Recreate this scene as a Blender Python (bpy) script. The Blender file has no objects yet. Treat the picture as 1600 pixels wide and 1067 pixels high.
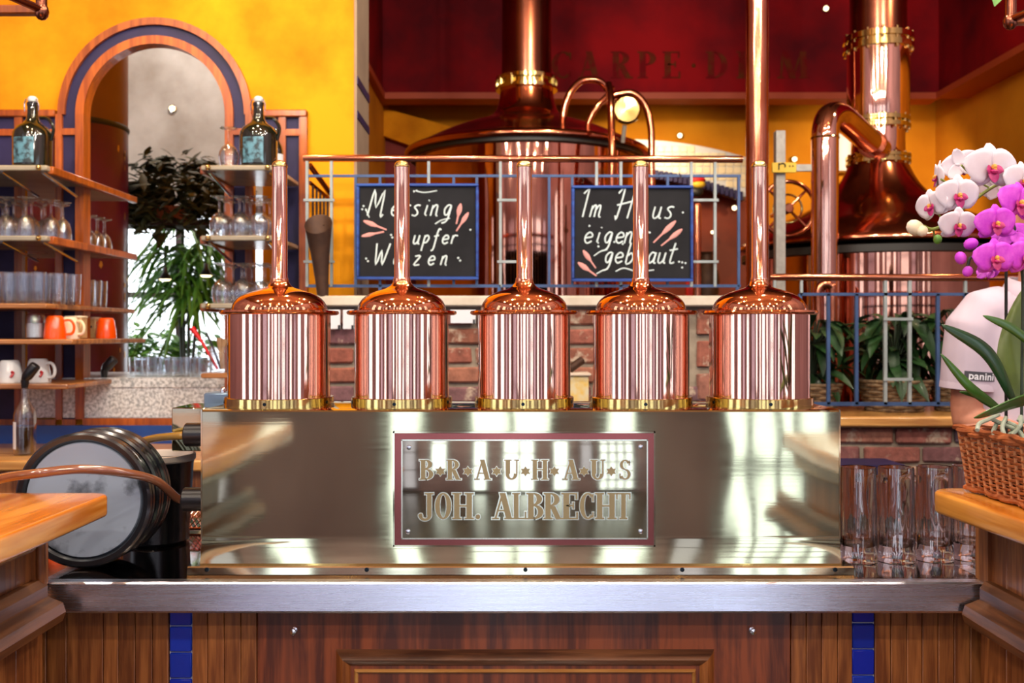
import bpy, bmesh, math, random
from math import pi, sin, cos, radians, sqrt
from mathutils import Vector, Matrix, Euler

R = random.Random(7)
SC = bpy.context.scene
COL = SC.collection

# ------------------------------------------------------------ camera, world, light, exposure
F, CX, CY, ZC = 1555.0, 800.0, 522.0, 1.367
cam_d = bpy.data.cameras.new('camera')
cam = bpy.data.objects.new('camera', cam_d)
COL.objects.link(cam)
SC.camera = cam
cam.location = (0, 0, ZC)
cam.rotation_euler = (pi / 2, 0, 0)
cam_d.sensor_width = 36.0
cam_d.lens = 36.0 * F / 1600.0
cam_d.shift_y = -(533.5 - CY) / 1600.0
cam_d.clip_start = 0.02
cam_d.dof.use_dof = True
cam_d.dof.focus_distance = 1.80
cam_d.dof.aperture_fstop = 6.5

W = bpy.data.worlds.new('sky')
SC.world = W
W.use_nodes = True
W.node_tree.nodes['Background'].inputs[0].default_value = (0.75, 0.87, 1.0, 1)
W.node_tree.nodes['Background'].inputs[1].default_value = 1.5

VS = SC.view_settings
VS.view_transform = 'Standard'
VS.look = 'None'
VS.gamma = 1.0
VS.use_curve_mapping = False
VS.exposure = 0.27
SC.cycles.use_denoising = True
SC.cycles.caustics_reflective = False
SC.cycles.caustics_refractive = False
SC.cycles.sample_clamp_indirect = 6.0
SC.cycles.max_bounces = 10
SC.cycles.glossy_bounces = 5
SC.cycles.transmission_bounces = 10
SC.cycles.transparent_max_bounces = 24

WINDOW_POWER = 2.5      # daylight through the windows of the guest room
GARDEN_POWER = 3.0      # daylight through the windows of the back room
SPOT_POWER = 60.0       # lens of each warm ceiling downlight


def lamp(name, kind, loc, power, color, target=None, size=0.05, spot=70, blend=0.6):
    d = bpy.data.lights.new(name, kind)
    d.energy = power
    d.color = color
    if kind == 'AREA':
        d.size = size
    else:
        d.shadow_soft_size = size
    if kind == 'SPOT':
        d.spot_size = radians(spot)
        d.spot_blend = blend
    o = bpy.data.objects.new(name, d)
    COL.objects.link(o)
    o.location = loc
    if target is not None:
        o.rotation_euler = (Vector(target) - Vector(loc)).to_track_quat('-Z', 'Y').to_euler()
    return o


WARM = (1.0, 0.72, 0.40)
# wash lights above the yellow wall, then added fill for kettles, back room and shelves
lamp('wall_spot', 'SPOT', (-1.02, 3.75, 3.35), 30, WARM, (-1.08, 4.3, 2.35), 0.04, 75)
lamp('wall_spot', 'SPOT', (-2.2, 3.4, 3.5), 25, WARM, (-2.1, 4.3, 2.3), 0.04, 80)
lamp('brewery_fill', 'SPOT', (0.6, 4.6, 3.6), 75, WARM, (0.2, 6.3, 2.0), 0.04, 90)  # unseen fill lights, added to brighten the kettles and the far wall
lamp('brewery_fill', 'SPOT', (2.6, 4.4, 3.6), 65, WARM, (2.0, 5.5, 1.5), 0.04, 90)
lamp('brewery_fill', 'SPOT', (1.0, 7.6, 2.95), 45, WARM, (1.2, 8.6, 2.2), 0.05, 120)
lamp('brewery_fill', 'SPOT', (2.9, 7.4, 2.9), 60, WARM, (3.0, 8.6, 2.2), 0.05, 120)
lamp('back_room_fill', 'POINT', (-2.0, 6.4, 3.9), 75, (1.0, 0.95, 0.92), None, 0.1)  # added fill without a fixture, lifts the plaster and plants behind the arch
lamp('back_room_fill', 'POINT', (-2.75, 4.75, 3.2), 40, (1.0, 0.95, 0.9), None, 0.1)
LAMPW = (1.0, 0.88, 0.73)
for lx, ly, le in ((-2.4, -2.6, 30), (-1.2, -2.6, 30), (0, -2.6, 30), (1.2, -2.6, 30), (2.4, -2.6, 30), (-2.4, -.9, 35), (-1.1, -1.0, 35), (.1, -.9, 35), (1.3, -1.0, 35),
                   (2.4, -.9, 35), (-2.0, 1.2, 45), (-.9, 1.4, 45), (.35, 1.3, 45), (1.5, 1.4, 45), (2.5, 1.2, 45), (-.3, 2.7, 45), (.9, 2.8, 45), (2.0, 2.8, 45)):
    lamp('downlight_lamp', 'POINT', (lx, ly, 3.8), le * 1.5, LAMPW, None, 0.035)
lamp('shelf_fill', 'SPOT', (-1.5, 3.0, 3.5), 60, WARM, (-1.5, 4.1, 1.6), 0.03, 70)  # added fill from out of view, brightens the shelf glasses


# ------------------------------------------------------------ helpers
def X(px, Y):
    return (px - CX) / F * Y


def Z(py, Y):
    return ZC - (py - CY) / F * Y


def at(px, py, Y):
    return Vector((X(px, Y), Y, Z(py, Y)))


def rgb(h):
    h = h.lstrip('#')
    out = []
    for i in (0, 2, 4):
        c = int(h[i:i + 2], 16) / 255
        out.append(c / 12.92 if c <= 0.04045 else ((c + 0.055) / 1.055) ** 2.4)
    return (out[0], out[1], out[2], 1.0)


def wloc(o):
    v = Vector((0, 0, 0))
    while o is not None:
        v += o.location
        o = o.parent
    return v


def tag(o, label=None, cat=None, group=None, kind=None):
    if label:
        o['label'] = label
    if cat:
        o['category'] = cat
    if group:
        o['group'] = group
    if kind:
        o['kind'] = kind
    return o


def thing(name, label, cat, loc=(0, 0, 0), group=None):
    o = bpy.data.objects.new(name, None)
    COL.objects.link(o)
    o.empty_display_size = 0.05
    o.location = loc
    return tag(o, label, cat, group)


def dup(root, loc=None, rotz=None, label=None, group=None, scale=None, parent=None):
    r = root.copy()
    COL.objects.link(r)
    if parent is not None:
        r.parent = parent
    if loc is not None:
        r.location = loc
    if rotz is not None:
        r.rotation_euler = (0, 0, rotz)
    if scale is not None:
        r.scale = (scale, scale, scale) if not hasattr(scale, '__len__') else scale
    if label:
        r['label'] = label
    if group:
        r['group'] = group
    for ch in list(root.children):
        dup(ch, parent=r)
    return r


def spline(pts, n=6, closed=False):
    """Catmull-Rom through pts."""
    P = [Vector(p) for p in pts]
    if len(P) < 3:
        return P
    out = []
    m = len(P)
    rng = range(m) if closed else range(m - 1)
    for i in rng:
        p1, p2 = P[i], P[(i + 1) % m]
        p0 = P[i - 1] if (i > 0 or closed) else p1 * 2 - p2
        p3 = P[(i + 2) % m] if (i + 2 < m or closed) else p2 * 2 - p1
        for k in range(n):
            t = k / n
            out.append(0.5 * ((2 * p1) + (p2 - p0) * t + (2 * p0 - 5 * p1 + 4 * p2 - p3) * t * t
                              + (3 * p1 - p0 - 3 * p2 + p3) * t ** 3))
    if not closed:
        out.append(P[-1])
    return out


class MB:
    def __init__(s):
        s.v, s.f, s.mi = [], [], []
        s.cur = 0

    def add(s, vs, fs):
        b = len(s.v)
        s.v += [Vector(p) for p in vs]
        for f in fs:
            s.f.append(tuple(b + i for i in f))
            s.mi.append(s.cur)
        return s

    def box(s, x0, x1, y0, y1, z0, z1):
        if x0 > x1: x0, x1 = x1, x0
        if y0 > y1: y0, y1 = y1, y0
        if z0 > z1: z0, z1 = z1, z0
        return s.add([(x0, y0, z0), (x1, y0, z0), (x1, y1, z0), (x0, y1, z0), (x0, y0, z1), (x1, y0, z1), (x1, y1, z1), (x0, y1, z1)],
                     [(0, 3, 2, 1), (4, 5, 6, 7), (0, 1, 5, 4), (1, 2, 6, 5), (2, 3, 7, 6), (3, 0, 4, 7)])

    def rbox(s, x0, x1, y0, y1, z0, z1, b=0.004, seg=1):
        bm = bmesh.new()
        bmesh.ops.create_cube(bm, size=1)
        for v in bm.verts:
            v.co = Vector(((x0 + x1) / 2 + v.co.x * (x1 - x0), (y0 + y1) / 2 + v.co.y * (y1 - y0), (z0 + z1) / 2 + v.co.z * (z1 - z0)))
        bmesh.ops.bevel(bm, geom=list(bm.edges), offset=b, segments=seg, profile=0.5, affect='EDGES')
        return s.frombm(bm)

    def frombm(s, bm):
        bm.verts.index_update()
        s.add([v.co.copy() for v in bm.verts], [[v.index for v in f.verts] for f in bm.faces])
        bm.free()
        return s

    def prism(s, poly, plane, a, b):
        """extrude a 2D polygon; plane 'xz' (a,b are y), 'xy' (a,b are z), 'yz' (a,b are x)"""
        def m(p, c):
            if plane == 'xz': return (p[0], c, p[1])
            if plane == 'xy': return (p[0], p[1], c)
            return (c, p[0], p[1])
        n = len(poly)
        vs = [m(p, a) for p in poly] + [m(p, b) for p in poly]
        fs = [tuple(range(n)), tuple(reversed(range(n, 2 * n)))]
        for i in range(n):
            j = (i + 1) % n
            fs.append((i, i + n, j + n, j))
        return s.add(vs, fs)

    def lathe(s, prof, seg=32, c=(0, 0, 0), rf=None, axis='z', closed=False):
        vs, fs = [], []
        n = len(prof)
        for (r, z) in prof:
            for k in range(seg):
                a = 2 * pi * k / seg
                rr = r * (1 if rf is None else rf(a, z, r))
                p = (rr * cos(a), rr * sin(a), z)
                if axis == 'y': p = (p[0], p[2], p[1])
                if axis == 'x': p = (p[2], p[0], p[1])
                vs.append((p[0] + c[0], p[1] + c[1], p[2] + c[2]))
        for i in range(n if closed else n - 1):
            j = (i + 1) % n
            for k in range(seg):
                l = (k + 1) % seg
                fs.append((i * seg + k, i * seg + l, j * seg + l, j * seg + k))
        if not closed:
            if prof[0][0] > 1e-5: fs.append(tuple(reversed(range(seg))))
            if prof[-1][0] > 1e-5: fs.append(tuple(range((n - 1) * seg, n * seg)))
        return s.add(vs, fs)

    def tube(s, path, r, seg=10, closed=False, caps=True, flat=None):
        P = [Vector(p) for p in path]
        n = len(P)
        rs = r if hasattr(r, '__len__') else [r] * n
        T = []
        for i in range(n):
            if closed: t = P[(i + 1) % n] - P[i - 1]
            else: t = P[min(i + 1, n - 1)] - P[max(i - 1, 0)]
            T.append(t.normalized() if t.length > 1e-9 else Vector((0, 0, 1)))
        u = T[0].orthogonal().normalized()
        vs, fs = [], []
        for i in range(n):
            u = (u - T[i] * u.dot(T[i]))
            u = u.normalized() if u.length > 1e-6 else T[i].orthogonal().normalized()
            w = T[i].cross(u)
            for k in range(seg):
                a = 2 * pi * k / seg
                d = u * cos(a) + w * sin(a)
                if flat is not None:
                    d = d - Vector(flat[0]) * d.dot(Vector(flat[0])) * (1 - flat[1])
                vs.append(P[i] + d * rs[i])
        for i in range(n if closed else n - 1):
            j = (i + 1) % n
            for k in range(seg):
                l = (k + 1) % seg
                fs.append((i * seg + k, i * seg + l, j * seg + l, j * seg + k))
        if caps and not closed:
            fs.append(tuple(reversed(range(seg))))
            fs.append(tuple(range((n - 1) * seg, n * seg)))
        return s.add(vs, fs)

    def rod(s, a, b, r, seg=10):
        return s.tube([a, b], r, seg)

    def ball(s, c, r, seg=12, sc=(1, 1, 1)):
        prof = [(r * sin(pi * i / (seg // 2)), -r * cos(pi * i / (seg // 2))) for i in range(seg // 2 + 1)]
        prof[0] = (1e-6, -r); prof[-1] = (1e-6, r)
        b = len(s.v)
        s.lathe(prof, seg)
        for i in range(b, len(s.v)):
            v = s.v[i]
            s.v[i] = Vector((v.x * sc[0] + c[0], v.y * sc[1] + c[1], v.z * sc[2] + c[2]))
        return s

    def blade(s, pts, ws, side, fold=0.2, up=None):
        """leaf along pts, half widths ws, folded along the midrib"""
        P = [Vector(p) for p in pts]
        n = len(P)
        side = Vector(side).normalized()
        vs, fs = [], []
        for i in range(n):
            t = (P[min(i + 1, n - 1)] - P[max(i - 1, 0)]).normalized()
            sd = (side - t * side.dot(t)).normalized()
            nn = t.cross(sd)
            w = ws[i]
            vs += [P[i] - sd * w + nn * w * fold, P[i] - sd * w * 0.5 + nn * w * fold * 0.35, P[i], P[i] + sd * w * 0.5 + nn * w * fold * 0.35, P[i] + sd * w + nn * w * fold]
        for i in range(n - 1):
            for k in range(4):
                a = i * 5 + k
                fs.append((a, a + 1, a + 6, a + 5))
        return s.add(vs, fs)

    def build(s, name, mat, parent=None, loc=None, smooth=True, ang=38, label=None, cat=None, group=None, kind=None, solid=None):
        off = Vector((0, 0, 0))
        if parent is not None: off = wloc(parent)
        elif loc is not None: off = Vector(loc)
        me = bpy.data.meshes.new(name)
        me.from_pydata([tuple(v - off) for v in s.v], [], s.f)
        mats = mat if isinstance(mat, (list, tuple)) else [mat]
        for m in mats: me.materials.append(m)
        if len(mats) > 1: me.polygons.foreach_set('material_index', s.mi)
        if smooth:
            me.polygons.foreach_set('use_smooth', [True] * len(me.polygons))
            me.set_sharp_from_angle(angle=radians(ang))
        me.update()
        o = bpy.data.objects.new(name, me)
        COL.objects.link(o)
        if parent is not None: o.parent = parent
        elif loc is not None: o.location = loc
        if solid:
            md = o.modifiers.new('thickness', 'SOLIDIFY')
            md.thickness = solid
            md.offset = 0
        return tag(o, label, cat, group, kind)


# ------------------------------------------------------------ materials
def base(name):
    m = bpy.data.materials.new(name)
    m.use_nodes = True
    nt = m.node_tree
    return m, nt, nt.nodes['Principled BSDF']


def node(nt, t, **kw):
    n = nt.nodes.new(t)
    for k, v in kw.items(): setattr(n, k, v)
    return n


def coords(nt, scale=(1, 1, 1), kind='Object'):
    tc = node(nt, 'ShaderNodeTexCoord')
    mp = node(nt, 'ShaderNodeMapping')
    mp.inputs['Scale'].default_value = scale
    nt.links.new(tc.outputs[kind], mp.inputs['Vector'])
    return mp.outputs['Vector']


def noise(nt, vec, scale, detail=4, rough=0.55, dist=0.0):
    n = node(nt, 'ShaderNodeTexNoise')
    n.inputs['Scale'].default_value = scale
    n.inputs['Detail'].default_value = detail
    n.inputs['Roughness'].default_value = rough
    n.inputs['Distortion'].default_value = dist
    nt.links.new(vec, n.inputs['Vector'])
    return n.outputs['Fac']


def ramp(nt, fac, stops):
    r = node(nt, 'ShaderNodeValToRGB')
    el = r.color_ramp.elements
    while len(el) > 1: el.remove(el[-1])
    el[0].position, el[0].color = stops[0]
    for p, c in stops[1:]:
        e = el.new(p)
        e.color = c
    nt.links.new(fac, r.inputs['Fac'])
    return r.outputs['Color']


def bump(nt, fac, strength, dist, bs):
    b = node(nt, 'ShaderNodeBump')
    b.inputs['Strength'].default_value = strength
    b.inputs['Distance'].default_value = dist
    nt.links.new(fac, b.inputs['Height'])
    nt.links.new(b.outputs['Normal'], bs.inputs['Normal'])


def mat(name, c, rough=0.5, metal=0.0, c2=None, scale=8, stretch=(1, 1, 1), bmp=0.0, bdist=0.002, rr=None, spec=None, coat=0.0, lo=0.35, hi=0.65, detail=4):
    m, nt, bs = base(name)
    bs.inputs['Roughness'].default_value = rough
    bs.inputs['Metallic'].default_value = metal
    if spec is not None: bs.inputs['Specular IOR Level'].default_value = spec
    bs.inputs['Coat Weight'].default_value = coat
    bs.inputs['Coat Roughness'].default_value = 0.08
    C1 = rgb(c)
    bs.inputs['Base Color'].default_value = C1
    if c2 or bmp or rr:
        v = coords(nt, stretch)
        f = noise(nt, v, scale, detail)
        if c2: nt.links.new(ramp(nt, f, [(lo, C1), (hi, rgb(c2))]), bs.inputs['Base Color'])
        if bmp: bump(nt, f, bmp, bdist, bs)
        if rr:
            mr = node(nt, 'ShaderNodeMapRange')
            mr.inputs['To Min'].default_value, mr.inputs['To Max'].default_value = rr
            nt.links.new(f, mr.inputs['Value'])
            nt.links.new(mr.outputs['Result'], bs.inputs['Roughness'])
    return m


def wood(name, c1, c2, axis='z', rough=0.4, coat=0.0, fine=70, bmp=0.15, rnd=0.25):
    """streaky oak: fibres run along axis, each object a little lighter or darker"""
    m, nt, bs = base(name)
    st = {'x': (0.06, 1, 1), 'y': (1, 0.06, 1), 'z': (1, 1, 0.06)}[axis]
    v = coords(nt, st)
    f1 = noise(nt, v, fine, 3, 0.6, 0.3)
    v2 = coords(nt, {'x': (0.12, 1, 1), 'y': (1, 0.12, 1), 'z': (1, 1, 0.12)}[axis])
    f2 = noise(nt, v2, 14, 4, 0.6, 1.6)
    mx = node(nt, 'ShaderNodeMath', operation='MULTIPLY_ADD')
    nt.links.new(f1, mx.inputs[0]); mx.inputs[1].default_value = 0.55
    h = node(nt, 'ShaderNodeMath', operation='MULTIPLY'); nt.links.new(f2, h.inputs[0]); h.inputs[1].default_value = 0.45
    nt.links.new(h.outputs[0], mx.inputs[2])
    col = ramp(nt, mx.outputs[0], [(0.42, rgb(c1)), (0.58, rgb(c2))])
    oi = node(nt, 'ShaderNodeObjectInfo')
    hs = node(nt, 'ShaderNodeHueSaturation')
    mr = node(nt, 'ShaderNodeMapRange')
    mr.inputs['To Min'].default_value, mr.inputs['To Max'].default_value = 1 - rnd, 1 + rnd
    nt.links.new(oi.outputs['Random'], mr.inputs['Value'])
    nt.links.new(mr.outputs['Result'], hs.inputs['Value'])
    nt.links.new(col, hs.inputs['Color'])
    nt.links.new(hs.outputs['Color'], bs.inputs['Base Color'])
    bs.inputs['Roughness'].default_value = rough
    bs.inputs['Coat Weight'].default_value = coat
    bs.inputs['Coat Roughness'].default_value = 0.12
    bump(nt, f1, bmp, 0.001, bs)
    return m


def emit(name, c, s):
    m, nt, bs = base(name)
    bs.inputs['Base Color'].default_value = (0, 0, 0, 1)
    bs.inputs['Emission Color'].default_value = rgb(c)
    bs.inputs['Emission Strength'].default_value = s
    return m


def glass_solid(name, c='#ffffff', rough=0.0, ior=1.47):
    m, nt, bs = base(name)
    bs.inputs['Base Color'].default_value = rgb(c)
    bs.inputs['Transmission Weight'].default_value = 1
    bs.inputs['Roughness'].default_value = rough
    bs.inputs['IOR'].default_value = ior
    return m


def glass_thin(name, c='#fbfdff', k=0.9):
    m = bpy.data.materials.new(name)
    m.use_nodes = True
    nt = m.node_tree
    nt.nodes.clear()
    out = node(nt, 'ShaderNodeOutputMaterial')
    tr = node(nt, 'ShaderNodeBsdfTransparent'); tr.inputs[0].default_value = rgb(c)
    gl = node(nt, 'ShaderNodeBsdfGlossy'); gl.inputs['Roughness'].default_value = 0.06
    lw = node(nt, 'ShaderNodeLayerWeight'); lw.inputs['Blend'].default_value = 0.35
    mr = node(nt, 'ShaderNodeMapRange'); mr.inputs['To Min'].default_value = 0.06; mr.inputs['To Max'].default_value = k
    nt.links.new(lw.outputs['Facing'], mr.inputs['Value'])
    mx = node(nt, 'ShaderNodeMixShader')
    nt.links.new(mr.outputs['Result'], mx.inputs[0])
    nt.links.new(tr.outputs[0], mx.inputs[1]); nt.links.new(gl.outputs[0], mx.inputs[2])
    nt.links.new(mx.outputs[0], out.inputs[0])
    return m


def random_mat(name, stops, rough=0.8, scale=25, bmp=0.5, mix=0.35, spots=None):
    """colour picked per object, mottled by noise"""
    m, nt, bs = base(name)
    oi = node(nt, 'ShaderNodeObjectInfo')
    col = ramp(nt, oi.outputs['Random'], [(p, rgb(c)) for p, c in stops])
    ad = node(nt, 'ShaderNodeVectorMath', operation='ADD')
    sc = node(nt, 'ShaderNodeVectorMath', operation='SCALE'); sc.inputs['Scale'].default_value = 3.0
    nt.links.new(oi.outputs['Location'], sc.inputs[0])
    nt.links.new(coords(nt), ad.inputs[0]); nt.links.new(sc.outputs[0], ad.inputs[1])
    f = noise(nt, ad.outputs[0], scale, 5, 0.65)
    mx = node(nt, 'ShaderNodeMix', data_type='RGBA', blend_type='OVERLAY')
    mx.inputs['Factor'].default_value = mix
    nt.links.new(col, mx.inputs['A'])
    nt.links.new(ramp(nt, f, [(0.3, (0.1, 0.1, 0.1, 1)), (0.7, (0.9, 0.88, 0.85, 1))]), mx.inputs['B'])
    res = mx.outputs['Result']
    if spots:
        f2 = noise(nt, ad.outputs[0], scale * 0.35, 4, 0.7)
        mk = ramp(nt, f2, [(0.56, (0, 0, 0, 1)), (0.66, (1, 1, 1, 1))])
        m2 = node(nt, 'ShaderNodeMix', data_type='RGBA')
        nt.links.new(mk, m2.inputs['Factor'])
        nt.links.new(res, m2.inputs['A']); m2.inputs['B'].default_value = rgb(spots)
        res = m2.outputs['Result']
    nt.links.new(res, bs.inputs['Base Color'])
    bs.inputs['Roughness'].default_value = rough
    bump(nt, f, bmp, 0.004, bs)
    return m


M = {}
M['copper'] = mat('copper', '#f6c3ad', 0.07, 1.0, scale=9, stretch=(1, 1, 0.25), bmp=0.025, bdist=0.01)
M['copper_dome'] = mat('copper_dome', '#eaa277', 0.06, 1.0, scale=14, bmp=0.02, bdist=0.006)
M['copper_old'] = mat('copper_old', '#dc9070', 0.14, 1.0, c2='#c06e4c', scale=5, bmp=0.03, bdist=0.01)
M['copper_body'] = mat('copper_body', '#dca48c', 0.05, 1.0, c2='#c08068', scale=3, bmp=0.02, bdist=0.01)
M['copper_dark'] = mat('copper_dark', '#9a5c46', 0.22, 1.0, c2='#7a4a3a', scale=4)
M['brass'] = mat('brass', '#d8c07a', 0.10, 1.0, scale=16, bmp=0.02, bdist=0.005)
M['brass_gold'] = mat('brass_gold', '#dcc07a', 0.12, 1.0)


def brushed(name, c, rough, stretch, fine=160, wav=0.05, scr=0.06):
    m, nt, bs = base(name)
    bs.inputs['Metallic'].default_value = 1
    bs.inputs['Base Color'].default_value = rgb(c)
    f = noise(nt, coords(nt, stretch), fine, 3, 0.6)
    f2 = noise(nt, coords(nt, (1, 1, 0.6)), 5, 2)
    b1 = node(nt, 'ShaderNodeBump'); b1.inputs['Strength'].default_value = scr; b1.inputs['Distance'].default_value = 0.001
    b2 = node(nt, 'ShaderNodeBump'); b2.inputs['Strength'].default_value = wav; b2.inputs['Distance'].default_value = 0.02
    nt.links.new(f, b1.inputs['Height']); nt.links.new(f2, b2.inputs['Height'])
    nt.links.new(b2.outputs['Normal'], b1.inputs['Normal'])
    nt.links.new(b1.outputs['Normal'], bs.inputs['Normal'])
    mr = node(nt, 'ShaderNodeMapRange'); mr.inputs['To Min'].default_value = rough * 0.7; mr.inputs['To Max'].default_value = rough * 1.4
    nt.links.new(f, mr.inputs['Value']); nt.links.new(mr.outputs['Result'], bs.inputs['Roughness'])
    return m


M['brass_sheet'] = brushed('brass_sheet', '#c6c8a4', 0.05, (0.03, 1, 1), 220, 0.05, 0.012)
M['brass_plate'] = brushed('brass_plate', '#d2d2b4', 0.06, (0.03, 1, 1), 260, 0.02, 0.015)
M['plaque_red'] = mat('plaque_red', '#9c5a58', 0.18, 0.9)
M['letter_fill'] = mat('letter_fill', '#b09a70', 0.34, 0.9)
M['letter_edge'] = mat('letter_edge', '#e6ead8', 0.16, 1.0)
M['steel'] = brushed('steel', '#e8eeff', 0.26, (0.02, 1, 1), 320, 0.003, 0.004)
M['steel_top'] = brushed('steel_top', '#a9a29e', 0.07, (1, 1, 1), 60, 0.02, 0.02)
M['chrome'] = mat('chrome', '#e0e2e6', 0.12, 1.0)
M['screw_dark'] = mat('screw_dark', '#28323a', 0.3, 1.0)
M['oak_dark'] = wood('oak_dark', '#743e1c', '#ac6a36', 'z', 0.42, 0.12, 90, 0.12, 0.14)
M['oak_door'] = wood('oak_door', '#522412', '#8c4624', 'z', 0.34, 0.3, 60, 0.15, 0.05)
M['oak_rail'] = wood('oak_rail', '#4e2c16', '#80502c', 'y', 0.42, 0.1, 60, 0.15, 0.1)
M['oak_rail_x'] = wood('oak_rail_x', '#412519', '#7a4d32', 'x', 0.28, 0.5, 60, 0.1, 0.1)
M['bar_wood'] = wood('bar_wood', '#c06c18', '#eba044', 'y', 0.22, 0.6, 26, 0.05, 0.02)
M['ledge_wood'] = wood('ledge_wood', '#a87238', '#d6a25c', 'x', 0.35, 0.3, 30, 0.05, 0.05)
M['frame_wood'] = wood('frame_wood', '#883c06', '#b25a14', 'z', 0.35, 0.25, 40, 0.06, 0.12)
M['shelf_wood'] = wood('shelf_wood', '#7e4a22', '#ae7440', 'x', 0.35, 0.3, 40, 0.05, 0.08)
M['navy'] = mat('navy', '#231f42', 0.5, 0, '#2c2750', 6, spec=0.3)
M['navy_blue'] = mat('navy_blue', '#123a86', 0.3, 0, '#1a4a98', 6)
M['tile_blue'] = random_mat('tile_blue', [(0, '#0c28b0'), (0.5, '#1840cc'), (1, '#0e2c9c')], 0.1, 10, 0.02, 0.1)
M['grout'] = mat('grout', '#c9cbd0', 0.8)
M['rail_blue'] = mat('rail_blue', '#3f5a86', 0.4, 0.2, '#33486e', 10)
M['rail_grey'] = mat('rail_grey', '#a3adae', 0.45, 0.2, '#8a9596', 10)
M['yellow'] = mat('yellow', '#e89a14', 0.85, 0, '#c07404', 3.2, bmp=0.15, bdist=0.004, detail=6, spec=0.2)
M['yellow_back'] = mat('yellow_back', '#d08a18', 0.85, 0, '#b8720c', 1.6, detail=6, spec=0.2)
M['pilaster'] = mat('pilaster', '#a08a72', 0.85, 0, '#8f7a66', 4)
M['red'] = mat('red', '#98060f', 0.75, 0, '#560410', 1.3, detail=6, spec=0.15)
M['red_trim'] = mat('red_trim', '#a8401a', 0.6)
M['gold_paint'] = mat('gold_paint', '#5c3012', 0.8, 0, '#6a0a10', 9, lo=.35, hi=.6, spec=.1)
M['red_low'] = mat('red_low', '#7c1a10', 0.7, 0, '#661410', 2)
M['plaster'] = mat('plaster', '#b9b6ae', 0.5, 0, '#8c8478', 2.6, detail=7, lo=0.3, hi=0.7)
M['granite'] = mat('granite', '#98a0a8', 0.3, 0, '#e2e8ee', 75, lo=0.38, hi=0.6, detail=3)
M['floor'] = wood('floor', '#24221a', '#3c382c', 'y', 0.2, 0.6, 20, 0.03, 0.05)
M['ceiling'] = mat('ceiling', '#6a3e20', 0.8, 0, '#57321a', 1.5)
M['room_wall'] = mat('room_wall', '#86707e', 0.7, 0, '#6e5866', 1.5)
M['window_frame'] = mat('window_frame', '#4a3a3e', 0.5)
M['pane'] = emit('pane', '#e6eeff', WINDOW_POWER)
M['pane_dim'] = emit('pane_dim', '#cfc8e6', WINDOW_POWER * 0.4)
M['garden'] = emit('garden', '#f2f8ff', GARDEN_POWER)
M['lens'] = emit('lens', '#ffc27a', SPOT_POWER)
M['lens_small'] = emit('lens_small', '#ffe2a8', 5)
M['brick'] = random_mat('brick', [(0, '#80503f'), (0.25, '#94584a'), (0.45, '#66525e'), (0.65, '#8a4e3e'), (0.85, '#604a58'), (1, '#a0684e')], 0.9, 26, 0.8, 0.5, '#b7a490')
M['mortar'] = mat('mortar', '#a09482', 0.95, 0, '#877b6c', 20, bmp=0.6, bdist=0.004)
M['stone'] = mat('stone', '#dcd3c4', 0.5, 0, '#c8bca8', 10)
M['slate'] = mat('slate', '#191a1e', 0.8, 0, '#222327', 8, detail=7, spec=0.25)
M['shelf_glass'] = mat('shelf_glass', '#8d8474', 0.25, 0, '#a39a86', 3)
M['board_frame'] = wood('board_frame', '#14307a', '#2450a4', 'x', 0.4, 0.1, 40, 0.06, 0.1)
M['chalk'] = mat('chalk', '#cfe0e2', 0.9)
M['chalk_pink'] = mat('chalk_pink', '#d99a94', 0.9)
M['white_tile'] = random_mat('white_tile', [(0, '#d8c8a4'), (1, '#e6d8b8')], 0.2, 10, 0.02, 0.08)
M['dark_interior'] = mat('dark_interior', '#8a300a', 0.7, 0, '#5c200c', 1.5)
M['glass'] = glass_solid('glass', '#ffffff', 0.0, 1.5)
_nt = M['glass'].node_tree
_g = node(_nt, 'ShaderNodeBsdfGlossy'); _g.inputs['Roughness'].default_value = 0.03
_m = node(_nt, 'ShaderNodeMixShader'); _m.inputs[0].default_value = 0.10
_nt.links.new(_nt.nodes['Principled BSDF'].outputs[0], _m.inputs[1]); _nt.links.new(_g.outputs[0], _m.inputs[2])
_nt.links.new(_m.outputs[0], _nt.nodes['Material Output'].inputs[0])
M['glass_thin'] = glass_thin('glass_thin')
M['bottle_dark'] = mat('bottle_dark', '#10160c', 0.06, 0, spec=0.8, coat=0.5)
M['bottle_label'] = mat('bottle_label', '#5f93a8', 0.5, 0, '#1f3038', 40, lo=0.42, hi=0.6)
M['paper'] = mat('paper', '#dfe2ea', 0.7)
M['white_glaze'] = mat('white_glaze', '#d9dde0', 0.15, coat=0.4)
M['orange_glaze'] = mat('orange_glaze', '#f2540c', 0.15, coat=0.5)
M['red_mark'] = mat('red_mark', '#b0202c', 0.3)
M['tin_label'] = mat('tin_label', '#cfa878', 0.5, 0, '#bf9866', 30)
M['black_plastic'] = mat('black_plastic', '#15161a', 0.28, 0, spec=0.6)
M['black_rim'] = mat('black_rim', '#1a1d22', 0.2, spec=0.7)
M['tray_grey'] = mat('tray_grey', '#3e4650', 0.45, 0.1, '#9aa8ba', 11, detail=7, lo=0.36, hi=0.47)
M['tub_black'] = mat('tub_black', '#14141a', 0.22, spec=0.6)
M['tub_white'] = mat('tub_white', '#c9bcb0', 0.4)
M['hose_brown'] = mat('hose_brown', '#7e4c34', 0.15, 0, spec=0.8, coat=0.6)
M['hose_yellow'] = mat('hose_yellow', '#a88238', 0.2, 0, spec=0.7, coat=0.5)
M['column_red'] = mat('column_red', '#5e0c30', 0.3, 0, '#460824', 2, coat=0.3)
M['gold_leaf'] = mat('gold_leaf', '#c89a48', 0.35, 0.6)
M['brown_wall'] = mat('brown_wall', '#7d5320', 0.6, 0, '#6a451c', 2)
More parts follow.
